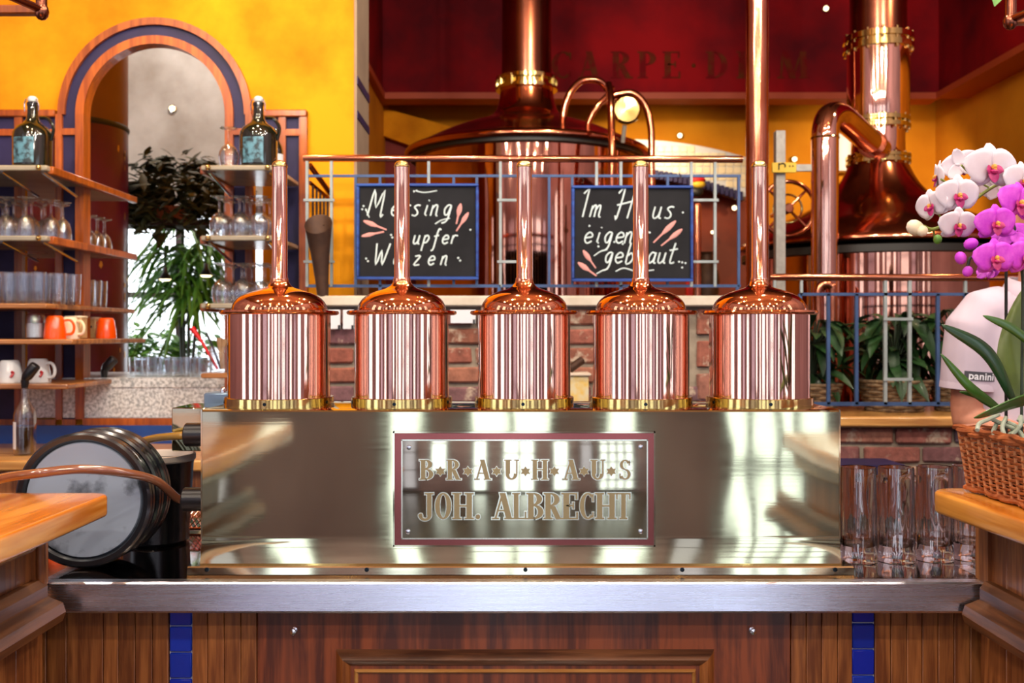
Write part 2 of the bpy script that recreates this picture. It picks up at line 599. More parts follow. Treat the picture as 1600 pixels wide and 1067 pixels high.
M['leaf_dark'] = mat('leaf_dark', '#24481f', 0.5, 0, '#16301a', 9, coat=0.1)
M['leaf_mid'] = mat('leaf_mid', '#74ac42', 0.45, 0, '#47802e', 9)
M['leaf_olive'] = mat('leaf_olive', '#55552c', 0.75, 0, '#2e321e', 9)
M['leaf_orchid'] = mat('leaf_orchid', '#3f6b22', 0.32, 0, '#2c5018', 14, stretch=(1, 1, 0.3), coat=0.2)
M['leaf_orchid_dark'] = mat('leaf_orchid_dark', '#234a24', 0.3, 0, '#1a3a1e', 14, coat=0.2)
M['leaf_back'] = mat('leaf_back', '#5a6b26', 0.4, 0, '#4a5a20', 14)
M['stem_green'] = mat('stem_green', '#7d8a3a', 0.5)
M['stem_dark'] = mat('stem_dark', '#2c3a2a', 0.5)
M['root'] = mat('root', '#b9c4b4', 0.6, 0, '#8f9a86', 30)
M['petal_white'] = mat('petal_white', '#dcd0dc', 0.6, 0, '#e8e0ea', 20, spec=.2)
M['petal_cream'] = mat('petal_cream', '#e8e2b8', 0.55, 0, '#f0d6c8', 20)
M['petal_magenta'] = mat('petal_magenta', '#c22ad0', 0.55, 0, '#d853de', 60)
M['lip_magenta'] = mat('lip_magenta', '#a81a66', 0.45, 0, '#c83a80', 60)
M['lip_yellow'] = mat('lip_yellow', '#e0a84a', 0.5)
M['wicker'] = mat('wicker', '#8a4420', 0.45, 0, '#b5683a', 60)
M['wicker_light'] = mat('wicker_light', '#c88a5c', 0.5)
M['basket_straw'] = mat('basket_straw', '#8a7254', 0.8, 0, '#62503c', 60, bmp=0.4)
M['soil'] = mat('soil', '#2a2018', 0.95)
M['terracotta'] = mat('terracotta', '#b5603c', 0.8)
M['rust'] = mat('rust', '#4a3020', 0.6, 0.4, '#35221a', 14)
M['yellow_plate'] = mat('yellow_plate', '#d9b432', 0.5)
M['black_paint'] = mat('black_paint', '#15130f', 0.6)
M['alu'] = mat('alu', '#a8a49c', 0.5, 0.3, '#97938c', 30)
M['gasket'] = mat('gasket', '#1a1712', 0.5)
M['shirt'] = mat('shirt', '#c6b9c8', 0.9, 0, '#bfb2c2', 9, stretch=(1, 1, .45), bmp=0.7, bdist=0.02, spec=.1, detail=2)
M['skin'] = mat('skin', '#c98a70', 0.5, 0, '#bd7c62', 20)
M['hair'] = mat('hair', '#4a3222', 0.5)
M['trousers'] = mat('trousers', '#23232b', 0.9)
M['sleeve_label'] = mat('sleeve_label', '#3c3c46', 0.7)
M['red_plastic'] = mat('red_plastic', '#d8141c', 0.3)
M['wood_spoon'] = mat('wood_spoon', '#b08a64', 0.6)
M['plastic_clear'] = mat('plastic_clear', '#d9c8b4', 0.3)
M['food_yellow'] = mat('food_yellow', '#e0b84a', 0.6, 0, '#d8d0b0', 20)
M['eye'] = mat('eye', '#e8e4e0', 0.2)
M['mouth'] = mat('mouth', '#a05850', 0.5)
M['amber_liquid'] = mat('amber_liquid', '#3c2812', 0.1, coat=0.6)
M['sign_red'] = mat('sign_red', '#c01818', 0.5)
M['grey_box'] = mat('grey_box', '#7f96ad', 0.3, 0.5)

# ============================================================ THE SETTING
XL, XR, YR, YB, ZT = -3.7, 3.7, -4.5, 8.6, 4.6
S = 'structure'
MB().box(XL - .1, XR + .1, YR - .1, YB + .1, -0.1, 0).build('floor', M['floor'], kind=S)
MB().box(XL - .1, XR + .1, YR - .1, YB + .1, ZT, ZT + .1).build('ceiling', M['ceiling'], kind=S)
MB().box(XL - .1, XL, YR, YB, 0, ZT).build('wall_left', M['room_wall'], kind=S)
MB().box(XR, XR + .1, YR, YB, 0, ZT).build('wall_right', M['room_wall'], kind=S)
MB().box(XL, XR, YR - .1, YR, 0, ZT).build('wall_rear', M['room_wall'], kind=S)
wall_back = MB().box(XL, XR, YB, YB + .1, 0, ZT).build('wall_back', M['yellow_back'], kind=S)

win_n = [0]


def window(cx, cy, along, w, z0, z1, nx, nz, panemat, proud):
    """window on a wall: lit panes between frame bars; along 'x' or 'y', proud = direction into the room"""
    win_n[0] += 1
    o = bpy.data.objects.new('window_%d' % win_n[0], None)
    COL.objects.link(o); o.location = (cx, cy, z0); tag(o, kind=S)
    def bx(mb, a0, a1, d0, d1, za, zb):
        if along == 'x': mb.box(cx + a0, cx + a1, cy + d0 * proud, cy + d1 * proud, za, zb)
        else: mb.box(cx + d0 * proud, cx + d1 * proud, cy + a0, cy + a1, za, zb)
    p = MB(); bx(p, -w / 2, w / 2, 0.005, 0.02, z0, z1); p.build('pane', panemat, o, smooth=False)
    f = MB(); t = 0.05
    bx(f, -w / 2 - t, -w / 2, 0, 0.09, z0 - t, z1 + t); bx(f, w / 2, w / 2 + t, 0, 0.09, z0 - t, z1 + t)
    bx(f, -w / 2, w / 2, 0, 0.09, z0 - t, z0); bx(f, -w / 2, w / 2, 0, 0.09, z1, z1 + t)
    for i in range(1, nx):
        a = -w / 2 + w * i / nx; bx(f, a - 0.025, a + 0.025, 0.02, 0.07, z0, z1)
    for i in range(1, nz):
        a = z0 + (z1 - z0) * i / nz; bx(f, -w / 2, w / 2, 0.02, 0.07, a - 0.02, a + 0.02)
    f.build('window_frame', M['window_frame'], o, smooth=False)
    return o


for cx, w, z0, nx, nz, pm in ((-2.75, .9, .15, 3, 4, 'pane_dim'), (-1.75, .35, .9, 1, 2, 'pane'), (-.86, .28, .1, 1, 3, 'pane'), (-.03, .62, .08, 2, 4, 'pane'), (.88, .3, .1, 1, 3, 'pane'),
                          (1.42, .22, .9, 1, 2, 'pane_dim'), (2.12, .78, .12, 4, 8, 'pane'), (3.15, .5, .6, 1, 3, 'pane_dim')):
    window(cx, YR, 'x', w, z0, 3.2, nx, nz, M[pm], 1)
for cy, w, nx, pm in ((-3.3, .9, 2, 'pane'), (-1.9, .5, 1, 'pane_dim'), (-.7, .8, 1, 'pane'), (.75, .6, 2, 'pane')):
    window(XL, cy, 'y', w, 0.7, 3.2, nx, 3, M[pm], 1)
    window(XR, cy - .2, 'y', w * .9, 0.7, 3.2, nx, 3, M[pm], -1)

# --- yellow bar wall with the arched opening and two slots
WY0, WY1 = 4.3, 4.34


def wx(px): return X(px, WY0)
def wz(py): return Z(py, WY0)


LEDGE_Z = wz(590)
mb = MB()
SL = wz(212)
arc = [(242 + 110 * cos(a), 179 - 110 * sin(a)) for a in [pi * i / 32 for i in range(33)]]   # from right to left
mb.box(XL, wx(36), WY0, WY1, 0, ZT)
mb.box(wx(86), wx(132), WY0, WY1, 0, ZT)
mb.box(wx(352), wx(396), WY0, WY1, 0, ZT)
mb.box(wx(436), wx(553), WY0, WY1, 0, ZT)
mb.box(wx(520), wx(552.9), WY1, 4.66, 0, ZT)
mb.box(wx(36), wx(86), WY0, WY1, SL, ZT)
mb.box(wx(396), wx(436), WY0, WY1, SL, ZT)
for i in range(32):
    (ax, ay), (bx_, by) = arc[i], arc[i + 1]
    mb.prism([(wx(ax), wz(ay)), (wx(bx_), wz(by)), (wx(bx_), ZT), (wx(ax), ZT)], 'xz', WY0, WY1)
for a, b in ((36, 86), (132, 352), (396, 436)):
    mb.box(wx(a), wx(b), WY0 + .02, WY1, 0, LEDGE_Z - .04)
mb.build('wall_bar', M['yellow'], kind=S, smooth=False)
# end face of the wall: greyish pier with two dark stripes
tr = MB().box(wx(553), wx(553) + .012, WY0 + .005, 4.66, 0, ZT).build('trim_1', M['pilaster'], kind=S, smooth=False)
for ya, yb in ((118, 131), (172, 184)):
    MB().box(wx(553) + .012, wx(553) + .016, WY0 + .005, 4.66, wz(yb), wz(ya)).build('stripe', M['navy'], tr, smooth=False)
# granite ledge in the opening
gl = MB().box(wx(36), wx(436), WY0 - .025, 4.95, LEDGE_Z - .04, LEDGE_Z).build('trim_2', M['granite'], kind=S, smooth=False)
MB().box(wx(36), wx(436), WY0 - .02, WY0 + .019, wz(652), LEDGE_Z - .04).build('granite_panel', M['granite'], gl, smooth=False)
# --- divider between back room and brewery, back room window wall
MB().box(-1.17, -1.07, 4.67, YB, 0, ZT).build('wall_divider', M['yellow_back'], kind=S)
wg = MB().box(XL, -1.17, 7.3, 7.4, 0, ZT).build('wall_garden', M['plaster'], kind=S)
for cx, w in ((-3.2, .62), (-2.42, .78), (-1.6, .62)):
    window(cx, 7.3, 'x', w, 1.06, 2.245, 2, 2, M['garden'], -1)
window(XL, 5.9, 'y', 1.6, 1.0, 2.6, 2, 2, M['garden'], 1)

# --- red fascia with the motto, orange trim below, sloping yellow beam and red lower wall
FZ = Z(155, 8.0)
fas = MB().box(-1.07, 3.45, 8.0, 8.2, FZ + .05, ZT).build('trim_3', M['red'], kind=S, smooth=False)
MB().box(-1.07, 3.43, 7.98, 8.2, FZ, FZ + .05).build('trim_board', M['red_trim'], fas, smooth=False)
win = MB().box(3.43, 3.6, 4.6, 8.0, FZ + .05, ZT).build('trim_4', M['red'], kind=S, smooth=False)
MB().box(3.40, 3.7, 4.6, 7.98, FZ, FZ + .05).build('trim_board', M['red_trim'], win, smooth=False)
MB().box(3.66, 3.698, 4.6, 8.6, 0, FZ + .3).build('wall_brewery', M['yellow_back'], kind=S, smooth=False)
win2 = MB().box(-1.07, -1.04, 5.2, 8.0, FZ + .05, ZT).build('trim_5', M['red'], kind=S, smooth=False)
MB().box(-1.07, -1.02, 5.2, 7.98, FZ, FZ + .05).build('trim_board', M['red_trim'], win2, smooth=False)
pts = [(560, 158), (560, 198), (655, 232), (720, 202)]
MB().prism([(X(a, 8.3), Z(b, 8.3)) for a, b in pts], 'xz', 8.3, 8.45).build('trim_6', M['yellow'], kind=S, smooth=False)
pts = [(560, 200), (655, 232), (655, 500), (560, 500)]
MB().prism([(X(a, 8.4), Z(b, 8.4)) for a, b in pts], 'xz', 8.4, 8.55).build('trim_7', M['red_low'], kind=S, smooth=False)
# thin dark joints on the yellow panels at the right
for px, ya, yb in ((1490, 178, 290), (1558, 130, 290), (1532, 205, 240)):
    MB().box(X(px, 8.58), X(px, 8.58) + .01, 8.59, 8.599, Z(yb, 8.58), Z(ya, 8.58)).build('panel_joint', M['rust'], wall_back, smooth=False)

# --- serif strokes for the motto and the plaque
def letter_polys(ch, T=.17, t=.055, g=0.0):
    """list of (outline polygons) of a slab serif capital of height 1; g grows every stroke"""
    P = []
    def bar(x0, x1, y0, y1): P.append([(x0 - g, y0 - g), (x1 + g, y0 - g), (x1 + g, y1 + g), (x0 - g, y1 + g)])
    def stem(x, w=T, s=.06, top=True, bot=True):
        bar(x - w / 2, x + w / 2, 0, 1)
        if bot: bar(x - w / 2 - s, x + w / 2 + s, 0, t)
        if top: bar(x - w / 2 - s, x + w / 2 + s, 1 - t, 1)
    def slant(xa, ya, xb, yb, w):
        P.append([(xa - w / 2 - g, ya - g), (xa + w / 2 + g, ya - g), (xb + w / 2 + g, yb + g), (xb - w / 2 - g, yb + g)])
    def bowl(cx, cy, rx, ry, a0, a1, tx=T, ty=t, n=14):
        for i in range(n):
            a, b = radians(a0 + (a1 - a0) * i / n), radians(a0 + (a1 - a0) * (i + 1) / n)
            o = lambda q, k: (cx + (rx + g if k else max(rx - tx - g, .005)) * cos(q), cy + (ry + g if k else max(ry - ty - g, .005)) * sin(q))
            P.append([o(a, 1), o(b, 1), o(b, 0), o(a, 0)])
    w = .5
    if ch == 'B':
        stem(.13); bowl(.22, .765, .26, .235, -90, 90); bowl(.22, .275, .30, .275, -90, 90); w = .54
        for y in (0, .5, 1 - t): bar(.13, .24, y, y + t)
    elif ch == 'R':
        stem(.13); bowl(.22, .75, .28, .25, -90, 90); slant(.47, 0, .27, .5, T); bar(.4, .6, 0, t); w = .58
        for y in (.5, 1 - t): bar(.13, .24, y, y + t)
    elif ch == 'P':
        stem(.13); bowl(.22, .74, .28, .26, -90, 90); w = .52
        for y in (.48, 1 - t): bar(.13, .24, y, y + t)
    elif ch == 'D':
        stem(.13); bowl(.2, .5, .38, .5, -90, 90); w = .6
        for y in (0, 1 - t): bar(.13, .22, y, y + t)
    elif ch == 'A':
        slant(.09, 0, .31, 1, t); slant(.5, 0, .3, 1, T); bar(.14, .45, .3, .3 + t); bar(-.0, .2, 0, t); bar(.36, .64, 0, t); w = .6
    elif ch == 'U':
        bar(.05, .05 + T, .3, 1); bar(-.01, .05 + T + .06, 1 - t, 1); bar(.45, .45 + t, .3, 1); bar(.38, .57, 1 - t, 1)
        bowl(.275, .3, .225, .3, 180, 360, T * .8, t * 1.4); w = .54
    elif ch == 'H':
        stem(.12); stem(.52); bar(.12, .52, .48, .48 + t); w = .64
    elif ch == 'S':
        bowl(.26, .745, .22, .255, 20, 270, T * .75, t * 1.3); bowl(.26, .27, .24, .27, -160, 90, T * .75, t * 1.3); w = .52
        bar(.42, .47, .72, .95); bar(.02, .07, .06, .3)
    elif ch == 'J':
        bar(.3, .3 + T, .15, 1); bar(.22, .55, 1 - t, 1); bowl(.22, .16, .25, .22, -170, 0, T * .8, t * 1.5); bowl(.05, .14, .08, .08, 0, 360, .08, .08, 10); w = .54
    elif ch == 'O':
        bowl(.3, .5, .3, .5, 0, 360, T, t, 28); w = .6
    elif ch == 'L':
        stem(.13); bar(.13, .5, 0, t); bar(.45, .5, 0, .28); w = .52
    elif ch == 'E':
        stem(.13); bar(.13, .48, 0, t); bar(.43, .48, 0, .26); bar(.13, .46, 1 - t, 1); bar(.41, .46, .76, 1); bar(.13, .36, .49, .49 + t); bar(.32, .36, .4, .64); w = .52
    elif ch == 'C':
        bowl(.32, .5, .32, .5, 48, 312, T, t, 24); bar(.49, .54, .68, .96); bar(.49, .54, .06, .26); w = .58
    elif ch == 'T':
        stem(.29); bar(.02, .56, 1 - t, 1); bar(.02, .07, .76, 1); bar(.51, .56, .76, 1); w = .58
    elif ch == 'I':
        stem(.13); w = .28
    elif ch == 'M':
        slant(.1, 0, .14, 1, t); slant(.42, 0, .2, 1, T); slant(.42, 0, .66, 1, t); slant(.74, 0, .7, 1, T); bar(0, .2, 0, t); bar(.6, .88, 0, t); w = .88
    elif ch == '.':
        bowl(.09, .09, .09, .09, 0, 360, .09, .09, 12); w = .2
    elif ch == '*':
        for a0 in (90, 270):
            P.append([(.25 + (.25 + g) * cos(radians(a0 + k * 120)), .42 + (.25 + g) * sin(radians(a0 + k * 120))) for k in range(3)])
        w = .5
    return P, w


def letter(ch, name, x, y, z, h, sx, parent, fill, edge=None, d=.0012, grow=.035):
    """a raised letter facing -Y; edge gives a bright outline a hair lower"""
    mb = MB()
    def put(polys, y0, y1):
        for k, p in enumerate(polys):
            e = 1e-5 * (k % 7)
            mb.prism([(x + a * h * sx, z + b * h) for a, b in p], 'xz', y0 - e, y1)
    if edge is not None:
        mb.cur = 1
        put(letter_polys(ch, g=grow)[0], y - d, y)
        mb.cur = 0
    ps, w = letter_polys(ch)
    put(ps, y - d * 1.6, y)
    mb.build(name, [fill, edge] if edge is not None else fill, parent, smooth=False)


for ch, px in zip('CARPE*DIEM', (862, 903, 955, 997, 1036, 1076, 1104, 1152, 1176, 1215)):
    h = (122 - 80) / F * 7.99
    if ch == '*':
        MB().ball((X(px + 8, 7.99), 7.995, Z(102, 7.99)), .018, 8, (1, .3, 1)).build('letter_point', M['gold_paint'], fas)
        continue
    letter(ch, 'letter', X(px, 7.99), 7.998, Z(122, 7.99), h, 1.35, fas, M['gold_paint'], None, .003)

# --- white tiled arch at the far wall, blue tile edge, dark passage below
def arch_top(px): return 218 + ((px - 985) / 175.0) ** 2 * 26          # outer curve (photo rows)
def arch_in(px): return 268 + max(0, (px - 985) / 175.0) ** 1.6 * 38   # inner curve


YA = 8.25
arch = MB()
n = 16
for i in range(n):
    a, b = 930 + 240 * i / n, 930 + 240 * (i + 1) / n
    arch.prism([(X(a, YA), Z(arch_in(a), YA)), (X(b, YA), Z(arch_in(b), YA)), (X(b, YA), Z(arch_top(b), YA)), (X(a, YA), Z(arch_top(a), YA))], 'xz', YA, YA + .3)
arch = arch.build('trim_8', M['grout'], kind=S, smooth=False)
tile_me = None
for r in range(9):
    for c in range(20):
        px, py = 936 + c * 12.0, 222 + r * 11.0
        if px < 990 and py > 250: continue
        if py - 5.5 < arch_top(px + 6) + 0.5 or py + 5.5 > arch_in(px) - 5: continue
        if tile_me is None:
            t_ = MB().rbox(-.029, .029, -.008, 0, -.0265, .0265, .003).build('tile', M['white_tile'], arch)
            tile_me = t_.data; t_.location = at(px, py, YA) - wloc(arch); continue
        t_ = bpy.data.objects.new('tile', tile_me); COL.objects.link(t_); t_.parent = arch; t_.location = at(px, py, YA)
bt = None
for i in range(22):
    px = 1004 + i * 7.3
    py = arch_in(px) + 0
    o = bpy.data.objects.new('edge_tile', bt) if bt else MB().rbox(-.016, .016, -.02, .02, -.045, .03, .004).build('edge_tile', M['navy'], arch)
    if bt: COL.objects.link(o); o.parent = arch
    bt = o.data
    o.location = at(px, py, YA - .005)
# dark brown passage
MB().box(X(985, 8.5), X(1175, 8.5), 8.52, 8.58, 0, Z(262, 8.52)).build('trim_9', M['dark_interior'], kind=S, smooth=False)

# --- brick wall of the bar: high left part and low right part, each brick a part
BX0, BX1, BX2 = X(470, 4.0), X(1118, 4.0), 2.75
BTOP, LTOP = Z(479, 4.0), Z(667, 3.95)
wb = MB().box(BX0, BX1, 4.0, 4.2, 0, BTOP).box(BX1, BX2, 4.0, 4.2, 0, LTOP).build('wall_brick', M['mortar'], kind=S, smooth=False)
brick_me = []
for k in range(5):
    rr = random.Random(k)
    b = bmesh.new()
    bmesh.ops.create_cube(b, size=1)
    for v in b.verts:
        v.co = Vector((v.co.x * .222, v.co.y * .05, v.co.z * .061)) + Vector((rr.uniform(-.004, .004), rr.uniform(-.003, .003), rr.uniform(-.004, .004)))
    bmesh.ops.bevel(b, geom=list(b.edges), offset=.007, segments=1, affect='EDGES')
    me = bpy.data.meshes.new('brick'); b.to_mesh(me); b.free(); me.materials.append(M['brick'])
    brick_me.append(me)
    hb = me.copy(); hb.transform(Matrix.Scale(.46, 4, (1, 0, 0))); brick_me.append(hb)


def brick(x, z, half=False, rot=0.0, sc=1.0):
    o = bpy.data.objects.new('brick', brick_me[R.randrange(5) * 2 + (1 if half else 0)])
    COL.objects.link(o); o.parent = wb
    o.location = (x, 4.008 + R.uniform(-.004, .004), z)
    o.rotation_euler = (0, rot, 0)
    o.scale = (sc, 1, 1)


PIT = .0772
for row in range(8):
    z = BTOP - .012 - .031 - row * PIT
    x = BX0 + (-.02 if row % 2 else .10)
    while x < BX1 - .12:
        if R.random() < .16:
            brick(x - .06, z, True); x += .122
        else:
            brick(x + .0, z); x += .238
for row in range(5):
    z = LTOP - .008 - .031 - row * PIT
    x = BX1 + (.13 if row % 2 else .02)
    while x < BX2 - .12:
        brick(x + .1, z); x += .238
for k in range(4):                       # soldier bricks at the end of the high part
    brick(BX1 - .045, BTOP - .06 - k * .13, True, pi / 2, 1.0)
st = MB().rbox(BX0 - .02, BX1 + .03, 3.95, 4.24, BTOP, BTOP + .042, .006).build('trim_10', M['stone'], kind=S)
lw = MB().rbox(BX1 + .0, BX2, 3.93, 4.5, LTOP, LTOP + .042, .008).build('trim_11', M['ledge_wood'], kind=S)

# ============================================================ BACK BAR (lattice, shelves, arch surround)
arch_s = thing('arch_surround', 'tall arched wooden surround with dark violet band on the yellow wall', 'arch', at(242, 655, 4.3))
AY = 4.28


def ring(r0, r1, y0, y1, n=40):
    m = MB()
    for i in range(n):
        a, b = pi * i / n, pi * (i + 1) / n
        q = [(242 + r * cos(t), 179 - r * sin(t)) for r, t in ((r0, a), (r1, a), (r1, b), (r0, b))]
        m.prism([(X(u, AY), Z(v, AY)) for u, v in q], 'xz', y0, y1)
    return m


def pillar(m, a, b, y0, y1, top=179, bot=655): return m.box(X(a, AY), X(b, AY), y0, y1, Z(bot, AY), Z(top, AY))


ring(110, 123, 4.27, 4.34).build('inner_arch', M['frame_wood'], arch_s, ang=25)
ring(123, 140, 4.285, 4.2995).build('band', M['navy'], arch_s, ang=25, label='dark violet band')
ring(140, 151, 4.27, 4.2995).build('outer_arch', M['frame_wood'], arch_s, ang=25)
pillar(MB(), 119, 132, 4.27, 4.34).build('post', M['frame_wood'], arch_s)
pillar(MB(), 352, 365, 4.27, 4.34).build('post', M['frame_wood'], arch_s)
pillar(MB(), 98, 119, 4.285, 4.2995).build('band', M['navy'], arch_s)
pillar(MB(), 365, 384, 4.285, 4.2995).build('band', M['navy'], arch_s)
pillar(MB(), 88, 98, 4.27, 4.2995).build('post', M['frame_wood'], arch_s)
pillar(MB(), 384, 395, 4.27, 4.2995).build('post', M['frame_wood'], arch_s)
for a, b in ((98, 119), (365, 384)):
    MB().box(X(a, AY), X(b, AY), 4.272, 4.2845, Z(211, AY), Z(201, AY)).build('rail', M['frame_wood'], arch_s)
    MB().box(X(a, AY), X(b, AY), 4.272, 4.2845, Z(664, AY), Z(655, AY)).build('rail', M['frame_wood'], arch_s)

BBZ = .90


def backbar(name, label, loc, posts, navy, cells, top, slots):
    t = thing(name, label, 'shelf unit', loc)
    for a, b in posts: pillar(MB(), a, b, 4.27, 4.2995, 174, 690).build('post', M['frame_wood'], t)
    for a, b in navy: pillar(MB(), a, b, 4.285, 4.2995, 182, 690).build('navy_panel', M['navy'], t)
    for a, b in cells: MB().box(X(a, AY), X(b, AY), 4.285, 4.2995, Z(202, AY), Z(182, AY)).build('navy_panel', M['navy'], t)
    a, b = top
    MB().rbox(X(a, AY), X(b, AY), 4.262, 4.2995, Z(183, AY), Z(172, AY), .004).build('top_rail', M['frame_wood'], t)
    MB().box(X(a, AY), X(b, AY), 4.272, 4.2845, Z(212, AY), Z(202, AY)).build('rail', M['frame_wood'], t)
    MB().box(X(a, AY), X(b, AY), 4.272, 4.2845, Z(664, AY), Z(655, AY)).build('rail', M['frame_wood'], t)
    return t


bl = backbar('back_bar_shelf', 'wooden lattice back bar shelf with violet panels and orange mugs, beside the red pillar', at(40, 690, 4.3),
             [(24, 36)], [(-40, 24)], [(36, 88)], (-60, 88), None)
br = backbar('back_bar_shelf', 'wooden lattice back bar shelf with violet panels beside the railing', at(430, 690, 4.3),
             [(436, 447), (468, 480)], [(447, 468)], [(395, 436)], (395, 480), None)
SHELF = {}


def shelf(t, key, x0, x1, y0, y1, z, th=.02):
    m = MB().rbox(x0, x1, y0, y1, z - th, z, .004)
    gl_ = key in ('l1', 'l2', 'r1', 'r2', 'r3')
    m.build('shelf', M['shelf_glass'] if gl_ else M['shelf_wood'], t, label='pale shelf board' if gl_ else None)
    if gl_:
        xe = x1 if key[0] == 'l' else x0
        MB().rbox(xe - .012, xe + .012, y0 + .03, y1, z - .03, z + .0004, .003).build('edge_strip', M['frame_wood'], t)
        for xx in ((xe - .03, xe - .45) if key[0] == 'l' else (xe + .03, x1 - .03)):
            MB().ball((xx, y0 - .004, z - .01), .011, 10).build('clip', M['brass_gold'], t, label='brass knob')
    SHELF[key] = z


XS = -1.80
for key, py, x1, yb in (('l1', 258, XS, 4.75), ('l2', 368, XS, 4.75), ('l3', 474, XS, 4.75), ('l4', 530, -1.70, 4.62), ('l5', 600, -1.72, 4.29)):
    shelf(bl, key, -2.6, x1, 3.85, yb, Z(py, 3.85))
for key, py in (('r1', 258), ('r2', 368), ('r3', 474), ('r4', 583)):
    shelf(br, key, -1.205, -.915, 3.85, 4.268, Z(py, 3.85))
for t, xs in ((bl, (-1.99, -1.83)), (br, (-1.18, -.95))):          # chrome rods under the upper shelves
    for x in xs:
        for k in ('1', '2'):
            m = MB().rod((x, 3.88, SHELF[('l' if t is bl else 'r') + k] - .022), (x, 4.18, SHELF[('l' if t is bl else 'r') + k] - .075), .006, 8)
            m.build('bracket', M['chrome'], t, label='chrome bracket')
# lower back counter under the shelves with blue front band
bc = thing('back_counter', 'low wooden counter with blue panel band under the left shelves', 'counter', (-1.8, 4.0, 0))
MB().rbox(-3.2, -.88, 3.68, 4.29, BBZ - .04, BBZ, .006).build('counter_top', M['ledge_wood'], bc)
MB().box(-3.2, -.88, 3.75, 4.29, 0, BBZ - .04).build('body', M['oak_dark'], bc)
MB().box(X(132, 4.28), X(352, 4.28), 4.26, 4.2745, Z(664, 4.28), Z(653, 4.28)).build('rail', M['frame_wood'], bc)
MB().box(X(-60, 4.27), X(478, 4.27), 4.245, 4.268, BBZ, Z(664, 4.27)).build('blue_band', M['navy_blue'], bc, smooth=False, label='deep blue band')
# navy cabinet along the brick wall
nc = thing('low_cabinet', 'low dark cabinet with navy top along the brick wall', 'cabinet', (.3, 3.87, 0))
MB().rbox(-.82, X(1418, 3.75), 3.76, 3.975, .832, .872, .004).build('cabinet_top', M['navy'], nc)
MB().box(-.82, X(1420, 3.75) - .02, 3.78, 3.975, 0, .832).build('body', M['oak_door'], nc)
for i in range(4):
    x = -.75 + i * .54
    d = MB().rbox(x, x + .5, 3.765, 3.779, .08, .80, .004).build('door', M['oak_door'], nc)
    MB().rod((x + .44, 3.75, .5), (x + .44, 3.75, .66), .006).build('handle', M['chrome'], d)

# ============================================================ FRONT: steel worktop, cabinet, bars
CZ = .95
wt = thing('steel_worktop', 'stainless steel worktop with bright front edge on the oak cabinet', 'worktop', (0, 1.95, .90))
m = MB().box(-1.02, 1.06, 1.675, 2.26, CZ - .02, CZ - .0006)
m.build('sheet', M['steel_top'], wt)
path = []
XA, XB = X(50, 1.667), X(1574, 1.667)
poly = [(-XB, 0)]
# front lip: rounded corners in plan, swept band
plan = [(XA, 1.80)] + [(XA + .03 - .03 * cos(a), 1.697 - .03 * sin(a)) for a in [pi / 2 * i / 6 for i in range(7)]] + \
       [(XB - .03 + .03 * sin(a), 1.697 - .03 * cos(a)) for a in [pi / 2 * i / 6 for i in range(7)]] + [(XB, 1.80)]
vs, fs = [], []
sec = [(0.03, -.0002), (0.008, 0), (.005, -.003), (0, -.047), (.003, -.051), (.02, -.052)]   # inward offset, z
for (x, y) in plan:
    k = 1 if x < 0 else -1
    for (d, dz) in sec:
        corner = min(1, max(0, (1.70 - y) / .03))
        vs.append((x + k * d * (1 - corner * .9), y + d * corner, CZ + dz))
ns = len(sec)
for i in range(len(plan) - 1):
    for j in range(ns - 1):
        fs.append((i * ns + j, (i + 1) * ns + j, (i + 1) * ns + j + 1, i * ns + j + 1))
MB().add(vs, fs).build('front_lip', M['steel'], wt, label='bright brushed steel edge')

cab = thing('bar_cabinet', 'dark oak bar cabinet with plank front and blue tile strips', 'cabinet', (0, 2.0, 0))
CY0 = 1.725
MB().box(-1.0, 1.05, 1.745, 2.24, 0.0, .92).build('body', M['oak_door'], cab)
bounds_l = [40, 72, 104, 161, 185, 211, 238, 263]
bounds_m1 = [300, 324, 350, 376, 401]
bounds_m2 = [1236, 1260, 1284, 1309, 1332]
bounds_r = [1367, 1392, 1417, 1441, 1466, 1491, 1516, 1541, 1566]
for bd in (bounds_l, bounds_m1, bounds_m2, bounds_r):
    for a, b in zip(bd[:-1], bd[1:]):
        MB().rbox(X(a, CY0) + .0004, X(b, CY0) - .0004, CY0, CY0 + .02, .05, .915, .0012).build('plank', M['oak_dark'], cab)
tm = None
for c in (281.5, 1349.5):
    MB().box(X(c - 18, CY0), X(c + 18, CY0), CY0 + .006, CY0 + .02, .05, .915).build('grout', M['grout'], cab, smooth=False)
    z = Z(979 if c < 800 else 974, CY0) + .0455
    z = Z(979, CY0) if c < 800 else Z(974, CY0)
    for k in range(-1, 17):
        zc = z - .0225 - k * .0455
        if zc < .08: break
        hh = .0216
        top = min(zc + hh, .912)
        o = MB().rbox(X(c - 17.2, CY0), X(c + 17.2, CY0), CY0 + .001, CY0 + .012, zc - hh, top, .0018).build('tile', M['tile_blue'], cab, loc=None)
door = MB().rbox(X(402, CY0), X(1235, CY0), CY0 - .002, CY0 + .02, .05, .915, .002).build('door', M['oak_door'], cab)
